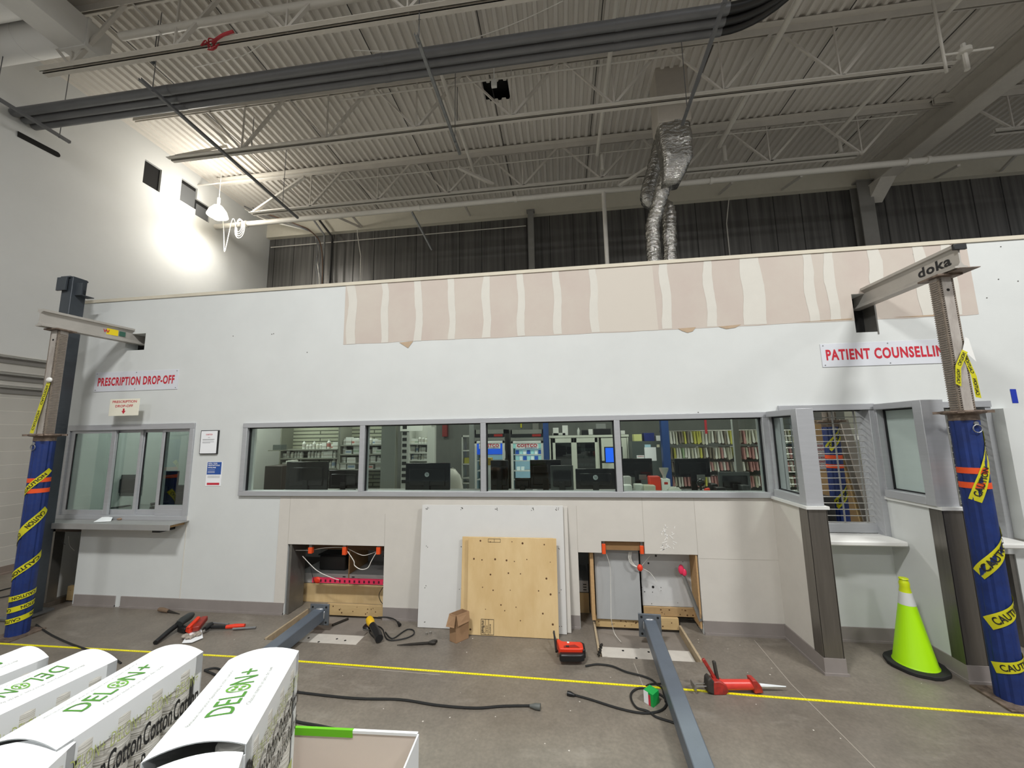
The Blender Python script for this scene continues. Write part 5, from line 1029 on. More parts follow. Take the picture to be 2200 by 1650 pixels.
# paper and glove on the steel shelf
t = thing('paper_sheet', 'white crumpled paper sheet on the steel shelf', 'paper', (-5.55, 4.05, 1.0)); q = [aZ(202, 1122, 1.003), aZ(240, 1121, 1.003), aZ(243, 1106, 1.02), aZ(226, 1101, 1.02)]
q = [aZ(201, 1122, 1.004), aZ(238, 1120, 1.004), aZ(242, 1112, 1.03), aZ(222, 1110, 1.03)]; MB().prism(q, (0, 0, .004)).build('sheet', PAPER, t)
t = thing('work_gloves', 'brown and grey glove on the steel shelf beside the paper', 'gloves', aZ(262, 1112, 1.0)); mb = MB()
for px, py, r in [(250, 1113, .022), (257, 1115, .02), (264, 1113, .02), (271, 1111, .018), (255, 1109, .018)]: mb.ball(aZ(px, py, 1.0+r*.55), r, 1.6, 1.1, .55, 10)
mb.build('glove', M('tan_glove', '#8f7762', .9, var=.25, scale=25), t)

# ================================================================== CARTONS IN THE FOREGROUND
ZT = 1.54
def carton(tl, tr, br, bl, label, text=True, flip=False, zt=ZT, H=.275):
    """far-left, far-right, near-right, near-left pixel corners of the lid"""
    q = [aZ(*p, zt) for p in (tl, tr, br, bl)]; fr = (q[0]+q[1])/2; nr = (q[2]+q[3])/2; ax = (fr-nr).normalized(); L_ = (fr-nr).length; W_ = ((q[1]-q[0]).length+(q[2]-q[3]).length)/2
    sx = Vector((ax.y, -ax.x, 0)); o = (fr+nr)/2; t = thing('cotton_carton', label, 'carton', (o.x, o.y, zt-H), 'cartons of cotton rounds in the foreground')
    def W(u, v, z): return o+sx*u+ax*v+Vector((0, 0, z))    # u across, v along, z relative to lid edge
    WH = M('carton_white', '#dde0e1', .45); hw, hl = W_/2, L_/2
    mb = MB(); n, m = 12, 6
    for j in range(m+1):
        for i in range(n+1):
            u = -hw+W_*i/n; v = -hl+L_*j/m; k = 1-(2*i/n-1)**2; e = .013*k*(.45+.55*abs(2*j/m-1)**2); mb.v.append(W(u, v, e))
    mb.f = [(j*(n+1)+i, j*(n+1)+i+1, (j+1)*(n+1)+i+1, (j+1)*(n+1)+i) for j in range(m) for i in range(n)]; mb.mi = [0]*len(mb.f); k0 = len(mb.v)
    mb.v += [v-Vector((0, 0, .0012)) for v in mb.v[:k0]]; mb.f += [tuple(i+k0 for i in f)[::-1] for f in mb.f]; mb.mi = [0]*len(mb.f); mb.build('lid', WH, t)
    MB().prism([W(-hw, -hl, 0), W(-hw, hl, 0), W(-hw, hl, -H), W(-hw, -hl, -H)], sx*.0015).build('left_side', WH, t)
    MB().prism([W(-hw, hl-.002, 0), W(hw, hl-.002, 0), W(hw, hl-.002, -H), W(-hw, hl-.002, -H)], ax*.0015).build('far_end', WH, t)
    MB().prism([W(-hw, -hl, -.012), W(hw, -hl, -.012), W(hw, -hl, -H), W(-hw, -hl, -H)], -ax*.0015).build('near_end', WH, t)
    MB().prism([W(hw, -hl, 0), W(hw, hl, 0), W(hw, hl, -.035), W(hw, -hl, -.035)], sx*-.0015).prism([W(hw, hl-.015, 0), W(hw, hl, 0), W(hw, hl, -H), W(hw, hl-.015, -H)], sx*-.0015).prism([W(hw, -hl, 0), W(hw, -hl+.02, 0), W(hw, -hl+.02, -H), W(hw, -hl, -H)], sx*-.0015).build('right_frame', WH, t)
    MB().prism([W(-hw, -hl, -H), W(hw, -hl, -H), W(hw, hl, -H), W(-hw, hl, -H)], (0, 0, .0015)).build('bottom', WH, t)
    G1 = M('print_green', '#3f7d24', .5); G2 = M('print_olive', '#a9b46a', .5); GI = M('grey_print', '#8a8e88', .6)
    # sleeves of cotton rounds showing at the right side
    nr_ = 4; rr_ = (L_-.02)/nr_/2
    for k in range(nr_):
        v = -hl+.01+rr_*(2*k+1); c = W(hw-rr_+.003, v, 0); MB().lathe([(rr_*.96, -H+.004), (rr_*.96, -.016), (rr_*.8, -.012)], c, 22).build('cotton_sleeve', M('cotton_ribs', '#cfcdc5', .7, bump=.6, bscale=60, stretch=(.2, .2, 4)), t)  # sleeves greyed to put the carton side's shade into their colour
        xo = hw+.0042; mb = MB(); text_on(mb, 'Cotton', W(xo, v-rr_*.9, -.085), ax*rr_*1.9, (0, 0, .034), sx*.001, .02); text_on(mb, 'Rounds', W(xo, v-rr_*.9, -.125), ax*rr_*1.9, (0, 0, .030), sx*.001, .01); mb.build('sleeve_lettering', INK, t)
        mb = MB(); text_on(mb, 'DELON+', W(xo, v-rr_*.85, -.046), ax*rr_*1.7, (0, 0, .020), sx*.001, -.01); mb.build('sleeve_brand', G2, t)
        MB().prism([W(xo-.001, v-rr_*.5, -.17), W(xo-.001, v+rr_*.5, -.17), W(xo-.001, v+rr_*.5, -.21), W(xo-.001, v-rr_*.5, -.21)], sx*.0004).build('sleeve_patch', G2, t)
    mb = MB(); text_on(mb, '8x', W(hw+.001, -hl+.001, -.05), ax*.028, (0, 0, .026), sx*.001, .05); text_on(mb, '100', W(hw+.001, -hl+.001, -.082), ax*.03, (0, 0, .022), sx*.001, .01); mb.build('count_lettering', INK, t)
    if text:
        zq = .0142*1; hgt = W_*.30; ln = L_*.50; sgn = -1 if flip else 1
        def TX(s, u0, u1, v0, v1, mat, bold):  # u runs along the carton, v across
            mb = MB(); vs, fs = TC.setdefault((s, bold), text_mb(s, bold)); pts = []
            for a, b in vs:
                u = (u0+(u1-u0)*a)*sgn; v = (v0+(v1-v0)*b)*sgn; i = -v/hw; e = .013*(1-i*i)*(.45+.55*(u/hl)**2)+.0012; pts.append(W(-v, u, e))
            mb.add(pts, fs); mb.build('lid_lettering', mat, t)
        a0, a1 = -ln/2, ln/2; w1 = a1-a0
        TX('DEL', a0, a0+w1*.46, -hgt*.5, hgt*.5, G1, .0); TX('N+', a0+w1*.66, a1, -hgt*.5, hgt*.5, G1, .0)
        TX('Because everyone deserves a little luxury', a0-.012, a1+.006, hgt*.78, hgt*1.0, GI, 0); TX('Chacun merite un peu de luxe', a0+.02, a1-.0, -hgt*1.0, -hgt*.78, GI, 0)
        # leaf emblem forming the O
        cu_ = a0+w1*.56; R1 = w1*.085; mb = MB(); N_ = 28
        def cw(u, v): u, v = u*sgn, v*sgn; i = -v/hw; return W(-v, u, .013*(1-i*i)*(.45+.55*(u/hl)**2)+.0014)
        for k in range(N_):
            a, b = 2*PI*k/N_, 2*PI*(k+1)/N_; q4 = [cw(cu_+r_*math.cos(g), r_*hgt/(2*R1)*math.sin(g)) for r_, g in ((R1, a), (R1, b), (R1*.82, b), (R1*.82, a))]; mb.add(q4, [(0, 1, 2, 3)[::-1], (0, 1, 2, 3)])
        for g in (.6, 2.2, 3.7, 5.3): p4 = [cw(cu_+r_*math.cos(g+d), r_*hgt/(2*R1)*math.sin(g+d)) for r_, d in ((.1*R1, 0), (.5*R1, -.45), (.74*R1, 0), (.5*R1, .45))]; mb.add(p4, [(0, 1, 2, 3), (3, 2, 1, 0)])
        mb.build('leaf_emblem', M('leaf_green', '#5a9a20', .5), t)
    return t
carton((495, 1414), (640, 1402), (527, 1602), (305, 1637), 'white carton of cotton rounds, rightmost, nearest the green tray')
carton((325, 1399), (438, 1400), (105, 1620), (-20, 1600), 'white carton of cotton rounds with 8x 100 print, second from the right')
carton((150, 1409), (264, 1412), (-95, 1580), (-205, 1560), 'white carton of cotton rounds with upside down lettering, third from the right', flip=True)
carton((12, 1405), (125, 1403), (-235, 1545), (-345, 1535), 'white carton of cotton rounds at the far left behind the others', text=True, flip=True)
carton((-145, 1402), (-20, 1396), (-420, 1540), (-560, 1530), 'white carton of cotton rounds cut off by the left edge', text=False)
carton((-40, 1608), (104, 1628), (-160, 1900), (-420, 1860), 'white carton of cotton rounds at the bottom left corner, nearest the camera', text=False, zt=1.535)
carton((270, 1662), (520, 1642), (380, 1990), (40, 2060), 'white carton of cotton rounds at the bottom edge in front of the rightmost one', text=False, zt=1.53)
# green and white display tray
zt = 1.36; a, b = aZ(560, 1561, zt), aZ(897, 1577, zt); t = thing('display_tray', 'white and green display tray beside the cartons at the bottom edge', 'tray', ((a.x+b.x)/2, a.y-.1, 1.265))
d = (b-a); d.z = 0; dn = d.normalized(); fw = Vector((-dn.y, dn.x, 0)); zb_ = 1.20
TW = M('tray_board', '#cfc3b8', .7, var=.02); TWH = M('carton_white')
MB().prism([a, b, Vector((b.x, b.y, zb_)), Vector((a.x, a.y, zb_))], fw*.004).build('back_panel', TW, t)
g = aZ(757, 1572, zt); u = (g-a).length/d.length
MB().prism([a-fw*.001+Vector((0, 0, .0015)), a+d*u-fw*.001+Vector((0, 0, .0015)), a+d*u-fw*.001+Vector((0, 0, -.012)), a-fw*.001+Vector((0, 0, -.012))], fw*.006).build('green_rim', M('tray_green', '#63b31a', .45), t)
MB().prism([a+d*u-fw*.001+Vector((0, 0, .001)), b-fw*.001+Vector((0, 0, .001)), b-fw*.001+Vector((0, 0, -.004)), a+d*u-fw*.001+Vector((0, 0, -.004))], fw*.006).build('white_rim', TWH, t)
MB().prism([b, b-fw*.3, b-fw*.3-Vector((0, 0, zt-zb_)), b-Vector((0, 0, zt-zb_))], dn*.003).build('side_panel', TWH, t); MB().prism([b-dn*.003-fw*.02-Vector((0, 0, .05)), b-dn*.003-fw*.03-Vector((0, 0, .16)), b-dn*.003-fw*.08-Vector((0, 0, .16))], dn*-.001).build('green_corner', M('tray_green'), t)
MB().prism([Vector((a.x, a.y, zb_)), Vector((b.x, b.y, zb_)), Vector((b.x, b.y, zb_))-fw*.3, Vector((a.x, a.y, zb_))-fw*.3], (0, 0, .003)).build('bottom', TW, t)
bx1 = b.x+.0
one('product_case', B(-1.75, min(-.17, bx1), .06, .78, .15, .65), CARD, 'brown case under the cartons, lower layer', 'case'); one('product_case', B(-1.75, min(-.17, bx1), .06, .78, .652, 1.195), CARD, 'brown case under the cartons, upper layer', 'case')
one('carton_riser', B(-1.7, -.44, .08, .76, 1.197, 1.25), CARD, 'flat brown riser board directly under the white cartons', 'case')
t = thing('pallet', 'wooden pallet under the foreground cartons', 'pallet', (-1, .45, 0)); mb = MB()
for k in range(6): mb.box(-1.78, -.14, .04+.125*k, .13+.125*k, .125, .148)
mb.build('deck_boards', LUM, t)
for y in (.08, .42, .76): MB().box(-1.78, -.14, y-.03, y+.03, 0, .124).build('stringer', LUM, t)

# ================================================================== PHARMACY INTERIOR
FLR = .3
def desk(x0, x1, y0, y1, z, label):
    t = thing('work_counter', label, 'counter', ((x0+x1)/2, y0, FLR)); MB().box(x0, x1, y0, y1, z-.03, z).build('top', M('counter_grey', '#8f8f8c', .5), t, .004)
    MB().box(x0, x1, y1-.03, y1, FLR, z-.03).build('modesty_panel', M('cabinet_white'), t)
    for x in (x0+.02, (x0+x1)/2, x1-.04): MB().box(x, x+.02, y0+.28, y1-.03, FLR if y0 > 5.2 else .0, z-.03).build('support', M('cabinet_white'), t)
desk(-3.95, 2.0, WY+WT+.02, 5.25, 1.23, 'grey work counter behind the long window')
desk(-6.38, -4.35, WY+WT+.02, 5.2, 1.0, 'grey counter inside the drop-off booth')
def monitor(px, Y, zd, label, logo=False, edge=BLKG, front=None, tilt=0):
    a, b, za, zb = rY(*px, Y); za = max(za, zd+.03); xm = (a+b)/2; t = thing('monitor', label, 'monitor', (xm, Y, zd), 'computer monitors')
    MB().box(a, b, Y, Y+.035, za, zb).build('housing', edge, t, .006)
    MB().box(a+.1*(b-a), b-.1*(b-a), Y-.018, Y, za+.15*(zb-za), zb-.2*(zb-za)).build('rear_cover', BLKG, t, .01)
    MB().box(xm-.035, xm+.035, Y-.03, Y-.012, zd+.012, za+.35*(zb-za)).build('neck', BLK, t, .004); MB().box(xm-.12, xm+.12, Y-.09, Y+.11, zd+.001, zd+.014).build('foot', BLK, t, .004)
    MB().box(a+.01, b-.01, Y+.035, Y+.037, za+.01, zb-.01).build('screen', front or M('screen_grey', '#2a3036', .2), t)
    if logo:
        r = .028; c = (xm, Y-.019, za+(zb-za)*.58); MB().cyl((c[0], c[1]-.001, c[2]), (c[0], c[1]+.001, c[2]), r, 28).build('logo_disc', M('logo_silver', '#a9aeb2', .35), t)
        mb = MB(); text_on(mb, 'hp', (c[0]-.016, c[1]-.0012, c[2]-.02), (.032, 0, 0), (.006, 0, .042), (0, -.001, 0), .0); mb.build('logo_lettering', INK, t)
    return t
monitor((614, 992, 703, 1053), 4.75, 1.23, 'black monitor back at the left end of the long window')
monitor((706, 1010, 772, 1053), 5.0, 1.23, 'black monitor just left of the first mullion')
monitor((871, 995, 966, 1053), 4.7, 1.23, 'black monitor with round silver logo in the second pane', True)
monitor((1054, 989, 1092, 1053), 4.8, 1.23, 'black monitor beside the second mullion in the third pane')
monitor((1106, 1027, 1140, 1053), 5.0, 1.23, 'low black device in front of the right refrigerator')
monitor((1139, 988, 1206, 1053), 5.0, 1.23, 'black monitor in front of the right refrigerator and white cabinet')
monitor((1183, 1000, 1232, 1053), 4.75, 1.23, 'black monitor with pale edge left of the logo monitor in the third pane', edge=M('pale_edge', '#4a4d4c', .3))
monitor((1237, 1007, 1322, 1051), 4.65, 1.23, 'black monitor with round silver logo in the third pane', True)
monitor((1335, 985, 1402, 1025), 5.0, 1.23, 'black monitor in front of the grey filing cabinet in the fourth pane')
monitor((1450, 985, 1526, 1025), 5.0, 1.23, 'black monitor in front of the hanging bags in the fourth pane')
monitor((1545, 1014, 1613, 1053), 4.7, 1.23, 'low black monitor at the right end of the fourth pane', edge=M('pale_edge'))
# drop-off booth
monitor((206, 1020, 302, 1066), 4.95, 1.0, 'grey monitor behind the left panes of the drop-off window', edge=M('mon_grey', '#5a5e60', .4))
monitor((341, 1012, 379, 1063), 4.85, 1.0, 'black monitor behind the right pane of the drop-off window')
p = aY(352, 1098, 4.8); t = thing('desk_phone', 'black desk phone at the right of the drop-off window', 'phone', (p.x, 4.8, 1.0)); MB().prism([(p.x-.12, 4.7, 1.002), (p.x+.12, 4.7, 1.002), (p.x+.12, 4.9, 1.002), (p.x-.12, 4.9, 1.002)], (0, .0, .06)).build('base', BLK, t, .01); MB().tube([(p.x-.1, 4.7, 1.09), (p.x-.06, 4.78, 1.1), (p.x-.0, 4.86, 1.09)], [.022, .014, .022], 10).build('handset', BLK, t)
p = aY(310, 1100, 4.85); t = thing('office_chair', 'black office chair back in the drop-off booth', 'chair', (p.x, 5.45, 0)); MB().lathe([(.001, .0), (.2, .02), (.22, .06), (.2, .08)], (p.x, 5.45, .75), 20).build('seat', BLK, t); MB().cyl((p.x, 5.45, .05), (p.x, 5.45, .75), .03, 10).build('post', BLK, t)
mb = MB()
for k in range(5): a = 2*PI*k/5; mb.bar((p.x, 5.45, .05), (p.x+.25*math.cos(a), 5.45+.25*math.sin(a), .02), .04, .03)
mb.build('star_base', BLK, t); MB().box(p.x-.2, p.x+.2, 5.22, 5.26, .85, 1.28).build('backrest', M('chair_mesh', '#26282a', .8), t, .03)

# shelving
def shelf_unit(px0, px1, pys, Y, D, label, mat, ztop=None, back=None, sides=True, zlow=FLR):
    a, b, _, _ = rY(px0, 980, px1, 980, Y); zs = [aY((px0+px1)/2, py, Y).z for py in pys]; zt = ztop if ztop else max(zs)+.25
    t = thing('shelving_unit', label, 'shelves', ((a+b)/2, Y, zlow))
    for z in zs+[.6, .95]:
        if z > zlow+.1: MB().box(a, b, Y, Y+D, z-.025, z).build('shelf', mat, t)
    if sides:
        for x in (a, b): MB().box(x-.012, x+.012, Y, Y+D, zlow, zt).build('side_panel', mat, t)
    if back: MB().box(a, b, Y+D, Y+D+.01, zlow, zt).build('back_panel', back, t)
    return t, a, b, zs
def slat_mat(name, c1, c2):
    return brick_mat(name, c1, c2, '#4c4e44', 50, .075, mort=.012, bump=.8)
SLAT = slat_mat('slatwall', '#a5a894', '#a0a38f')
BW_, BC_ = M('bottle_white', '#d9dcd6', .4), M('bottle_cap', '#f0f0ec', .4)
protos = {}
LBLM = [M('label_blue', '#7d8fa6', .5), M('label_green', '#9fae9b', .5), M('label_grey', '#b6b4ac', .5), M('label_red', '#b06a62', .5), M('label_cream', '#cfcdbf', .5)]
def item(kind, x, y, z, s, label, group, cat):
    key = kind
    if key not in protos:
        k, li = kind; mb = MB()
        if k == 'bottle': mb.lathe([(.03, 0), (.032, .01), (.032, .075), (.02, .088), (.02, .09)], n=10); mb.m = 1; mb.lathe([(.023, .09), (.023, .11), (.001, .11)], n=10).lathe([(.0328, .02), (.0328, .06)], n=10); mats = [BW_, LBLM[li]]
        elif k == 'tall': mb.lathe([(.026, 0), (.027, .1), (.012, .115), (.012, .135)], n=10); mb.m = 1; mb.lathe([(.0275, .03), (.0275, .08)], n=10); mats = [BW_, LBLM[li]]
        elif k == 'box': mb.box(-.04, .04, -.03, .03, 0, .1); mb.m = 1; mb.box(-.041, .041, -.031, .031, .02, .05); mats = [BW_, LBLM[li]]
        else: mb.box(-.06, .06, -.06, .06, 0, .07); mb.m = 1; mb.box(-.05, .05, -.062, -.06, .02, .05); mats = [M('bin_white', '#cdcfc9', .5), LBLM[li]]
        o = mb.build({'bottle': 'pill_bottle', 'tall': 'liquid_bottle', 'box': 'medicine_box', 'bin': 'storage_carton'}[k], mats); protos[key] = o; o.location = (x, y, z); o.scale = (s, s, s); tag(o, label, cat, group); return o
    o = protos[key].copy(); C.objects.link(o); o.location = (x, y, z); o.scale = (s, s, s); tag(o, label, cat, group); return o
def fill(x0, x1, y, z, label, group, kinds, gap=.07, s0=.9, s1=1.4, skip=.08, cat='medicine'):
    x = x0+.05
    while x < x1-.04:
        s = rng.uniform(s0, s1); k = rng.choice(kinds)
        if rng.random() > skip: item((k, rng.randrange(5) if rng.random() < .5 else 2), x, y, z, s, label, group, cat)
        x += gap*s+(.05*s if k == 'bin' else 0)
t, a, b, zs = shelf_unit(601, 726, [965, 984, 1006, 1028], 7.2, .35, 'slatwall shelving with rows of white bottles in the first pane', M('shelf_grey', '#7b7d72', .6), 2.9, SLAT)
for i, z in enumerate(zs[:3]): fill(a+(.4 if i == 0 else 0), b, 7.3, z, 'white medicine container on the %s shelf in the first pane' % ['top', 'second', 'third'][i], 'containers on the %s shelf, first pane' % ['top', 'second', 'third'][i], ['bottle', 'box', 'tall', 'box'])
t, a, b, zs = shelf_unit(729, 834, [955, 975, 994, 1008], 7.0, .4, 'slatwall shelving behind the first mullion', M('shelf_grey'), 2.9, SLAT)
for i, z in enumerate(zs): fill(a, b, 7.1, z, 'pale carton or jar on shelf %s behind the first mullion' % ['one from the top', 'two from the top', 'three from the top', 'four from the top'][i], 'cartons on shelf row %d behind the first mullion' % (i+1), ['box', 'bin', 'bottle'], .085, 1.0, 1.5)
a, b, za, zb = rY(834, 917, 863, 1053, 6.9); one('end_panel', B(a, b, 6.6, 6.62, FLR, 2.9), M('end_grey', '#83867f', .5), 'grey end panel of the shelving in the second pane', 'panel')
t, a, b, zs = shelf_unit(879, 925, [953, 972, 988, 1010, 1030], 7.4, .3, 'white shelving with bottles left of the white end panel', M('shelf_white', '#c9cbc4', .5), 2.35, M('shelf_white'))
for i, z in enumerate(zs[:3]): fill(a, b, 7.48, z, 'small white bottle on the %s shelf left of the white end panel' % ['upper', 'middle', 'lower'][i], 'bottles on the %s shelf, second pane' % ['upper', 'middle', 'lower'][i], ['bottle', 'tall', 'box'], .07, .9, 1.2)
a, b, za, zb = rY(862, 929, 875, 1053, 6.9); t = thing('slotted_post', 'white slotted shelf post in the second pane', 'shelf post', ((a+b)/2, 6.9, FLR)); MB().box(a, b+.03, 6.9, 6.93, FLR, zb).build('post', M('shelf_white'), t); mb = MB()
for k in range(11): z = 1.1+.11*k; mb.box(a+.015, b-.02, 6.895, 6.9, z, z+.06)
mb.build('slots', M('slot_black', '#20211e', .7), t)
a, b, za, zb = rY(925, 918, 940, 1053, 7.2); one('end_panel', B(a, b, 7.0, 7.02, FLR, zb), M('panel_bright', '#dfe1da', .5), 'bright white end panel in the second pane', 'panel')
a, b, za, zb = rY(862, 918, 910, 926, 7.3); one('sign_board', MB().box(a, b, 7.25, 7.27, za, za+.1).box(a+.02, a+.03, 7.255, 7.265, za+.1, 3.739).box(b-.03, b-.02, 7.255, 7.265, za+.1, 3.739), M('panel_bright'), 'white header strip over the shelving in the second pane', 'board')
t, a, b, zs = shelf_unit(993, 1010, [967, 996, 1026], 8.2, .35, 'narrow white open shelving left of the left refrigerator', M('shelf_white'), aY(1000, 935, 8.2).z, None)
MB().box(a-.01, b+.01, 8.2, 8.55, aY(1000, 937, 8.2).z-.02, aY(1000, 935, 8.2).z).build('top', M('shelf_white'), t)
a, b, za, zb = rY(997, 981, 1008, 990, 8.25); one('yellow_pack', B(a, b, 8.25, 8.4, zs[1]+.0, zs[1]+.12), M('pack_yellow', '#b8b24a', .5), 'yellow green pack on the narrow white shelving', 'box')
p = aY(972, 1020, 6.5); mb = MB(); mb.ball((p.x, 6.5, .855), .2, 1, .7, 2.72, 14); crinkle(mb, 0, .012); one('plastic_bag', mb, M('bag_grey', '#b7b5ab', .5), 'pale grey plastic bag bundle between monitor and shelving', 'bag')
a, b, za, zb = rY(1008, 917, 1018, 1053, 8.0); one('grey_post', B(a, b, 8.0, 8.08, FLR, 3.7), M('post_grey', '#7c7f7c', .5), 'grey post beside the left refrigerator', 'post')
one('red_wall_fitting', MB().box(aY(950, 930, 9.5).x, aY(960, 930, 9.5).x, 9.5, YB-.03, aY(955, 938, 9.5).z, aY(955, 910, 9.5).z), M('fitting_red', '#8e2f2c', .5), 'dark red fitting on the rear wall in the second pane', 'fitting')
# refrigerators
def fridge(px0, px1, label, posters):
    Y = 8.85; a, b, _, _ = rY(px0, 980, px1, 980, Y); zt = aY((px0+px1)/2, 923, Y).z; z = lambda py: aY((px0+px1)/2, py, Y).z
    t = thing('refrigerator', label, 'refrigerator', ((a+b)/2, Y, FLR)); S = M('fridge_steel', '#9b9c96', .35, .5)
    MB().box(a, a+.03, Y, YB-.05, FLR, zt).box(b-.03, b, Y, YB-.05, FLR, zt).box(a, b, YB-.08, YB-.05, FLR, zt).box(a, b, Y, YB-.05, z(932), zt).box(a, b, Y, YB-.05, FLR, FLR+.15).build('cabinet_body', S, t)
    MB().box(a, b, Y-.02, Y, z(939), z(932)).build('black_header', BLK, t); MB().box(b-.25, b-.05, Y-.025, Y-.02, z(938), z(933)).build('display', M('display_red', '#2b0a0a', .4, emit='#c2281e', es=.5), t)
    MB().box(a, b, Y-.02, Y, z(946), z(940)).build('grille_strip', S, t)
    FR = M('fridge_white', '#dfe2de', .4); zd = z(947)
    MB().box(a, a+.055, Y-.03, Y, FLR+.15, zd).box(b-.055, b, Y-.03, Y, FLR+.15, zd).box(a, b, Y-.03, Y, zd-.06, zd).box(a, b, Y-.03, Y, FLR+.15, FLR+.25).build('door_frame', FR, t, .004)
    MB().cyl((b+.005, Y-.06, z(985)), (b+.005, Y-.06, z(968)), .012, 8).build('handle', FR, t)
    MB().box(a+.055, b-.055, Y+.35, Y+.36, FLR+.2, zd-.06).build('lit_back', M('fridge_glow', '#9fb6c2', .6, emit='#a9d4e6', es=.45), t)
    for py in (976, 989, 1011, 1030): MB().box(a+.05, b-.05, Y+.03, Y+.34, z(py)-.02, z(py)).build('wire_shelf', FR, t)
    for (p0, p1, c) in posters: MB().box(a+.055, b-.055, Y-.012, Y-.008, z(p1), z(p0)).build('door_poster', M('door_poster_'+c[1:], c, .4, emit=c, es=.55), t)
    mb = MB(); cw = (b-a)*.62; x_ = (a+b)/2-cw/2; MB().box(x_-.03, x_+cw+.03, Y-.016, Y-.0125, z(964), z(952)).build('sign_outline', PAPER, t, .001)
    text_on(mb, 'COSTCO', (x_, Y-.017, z(960.5)), (cw, 0, 0), (0, 0, z(953.5)-z(960.5)), (0, -.002, 0), .04); mb.build('sign_lettering', M('costco_red', '#c4203a', .5), t)
    mb = MB(); text_on(mb, 'PHARMACY', (x_+cw*.4, Y-.017, z(963.4)), (cw*.6, 0, 0), (0, 0, z(961)-z(963.4)), (0, -.002, 0), .03); mb.build('sign_sublettering', M('label_navy', '#20437f', .5), t)
    return t, a, b, z
t, a, b, z = fridge(1020, 1085, 'left glass door refrigerator with blue store poster', [(951, 976, '#1b5ae0')])
t, a, b, z = fridge(1098, 1168, 'right glass door refrigerator with pale teal store poster', [(951, 963, '#7fb8b4')])
t2 = t
k = 0
for py in (976, 989):
    x = a+.1
    while x < b-.1:
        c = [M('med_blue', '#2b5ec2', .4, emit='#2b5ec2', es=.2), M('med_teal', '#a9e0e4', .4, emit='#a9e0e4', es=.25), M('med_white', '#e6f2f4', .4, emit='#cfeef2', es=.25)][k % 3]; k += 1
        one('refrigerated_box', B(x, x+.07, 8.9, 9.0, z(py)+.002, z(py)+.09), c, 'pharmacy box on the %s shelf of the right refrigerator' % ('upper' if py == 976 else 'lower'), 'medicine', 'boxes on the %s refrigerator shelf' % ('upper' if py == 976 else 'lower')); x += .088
for k, x in enumerate((a+.12, a+.22)): one('refrigerated_box', B(x, x+.07, 8.9, 9.0, z(1011)+.002, z(1011)+.08), M('med_white'), 'pale basket on the third shelf of the right refrigerator', 'medicine', 'baskets on the third refrigerator shelf')
# yellow bin and paper by the second mullion
a, b, za, zb = rY(1032, 984, 1056, 999, 5.3); one('yellow_basket', B(a, b, 5.25, 5.4, za, zb), M('basket_yellow', '#c7a93a', .5), 'yellow holder top beside the second mullion', 'holder'); a, b, za, zb = rY(1034, 999, 1055, 1026, 5.3); one('document_holder', B(a, b, 5.26, 5.4, 1.232, zb), PAPER, 'white document holder under the yellow top beside the second mullion', 'holder')
# blue columns
for i, (px0, px1, Y, lab) in enumerate([(1168, 1180, 8.3, 'dark blue column between refrigerator and white cabinet'), (1425, 1441, 7.9, 'dark blue column between filing cabinet and hanging bags')]):
    a, b, _, _ = rY(px0, 980, px1, 980, Y); t = thing('blue_column', lab, 'column', ((a+b)/2, Y, FLR)); MB().box(a, b, Y, Y+(b-a), FLR+.02, 3.73).build('shaft', M('column_blue', '#1d3f78', .5, var=.1), t, .005); MB().box(a-.06, b+.06, Y-.06, Y+(b-a)+.06, FLR, FLR+.02).build('base_plate', M('column_blue'), t)
# white cabinet with glass doors
Y = 8.7; a, b, _, _ = rY(1181, 980, 1352, 980, Y); z = lambda py, px=1250: aY(px, py, Y).z; zt = z(935)
t = thing('glass_cabinet', 'tall white cabinet with two glass doors in the third pane', 'cabinet', ((a+b)/2, Y, FLR)); CW = M('cabinet_cream', '#d5d8cb', .5)
d1, d2, d3, d4 = [aY(px, 980, Y).x for px in (1188, 1234, 1285, 1293)]
MB().box(a, b, Y+.1, Y+.6, zt-.06, zt).box(a, a+.03, Y+.02, Y+.6, FLR, zt).box(b-.03, b, Y+.02, Y+.6, FLR, zt).box(a, b, Y+.58, Y+.6, FLR, zt).box(d3, d3+.03, Y+.02, Y+.6, FLR, zt).build('carcass', CW, t)
MB().box(a-.01, b+.01, Y, Y+.62, zt-.05, zt).build('top', CW, t)
for x0, x1 in ((d1, d2), (d2, d3)):
    o = MB().box(x0, x0+.06, Y, Y+.02, FLR, zt-.06).box(x1-.06, x1, Y, Y+.02, FLR, zt-.06).box(x0, x1, Y, Y+.02, zt-.16, zt-.06).box(x0, x1, Y, Y+.02, FLR, FLR+.1).build('door', CW, t, .002); MB().box(x0+.06, x1-.06, Y+.006, Y+.012, FLR+.1, zt-.16).build('door_glass', GLASSD, o)
for k in range(8): MB().box(a+.03, d3, Y+.1, Y+.5, zt-.35-.17*k, zt-.34-.17*k).build('inner_shelf', M('shelf_dark', '#35372f', .6), t)
MB().box(a+.03, d3, Y+.52, Y+.56, FLR, zt-.06).build('dark_interior', M('cab_interior', '#24261f', .8), t)
MB().box(d4, b-.04, Y, Y+.02, z(990, 1320), zt-.07).build('drawer_front', CW, t, .003); MB().box(d4, b-.04, Y, Y+.02, FLR+.1, z(995, 1320)).build('drawer_front', CW, t, .003)
for k in range(7):
    for j in range(3): x = d2+.09+.125*j; one('folded_pack', B(x, x+.11, Y+.12, Y+.3, zt-.338-.17*k, zt-.29-.17*k), M('pack_slate', '#5c6464', .6), 'dark folded pack on a shelf behind the right glass door', 'pack', 'packs behind the glass door')
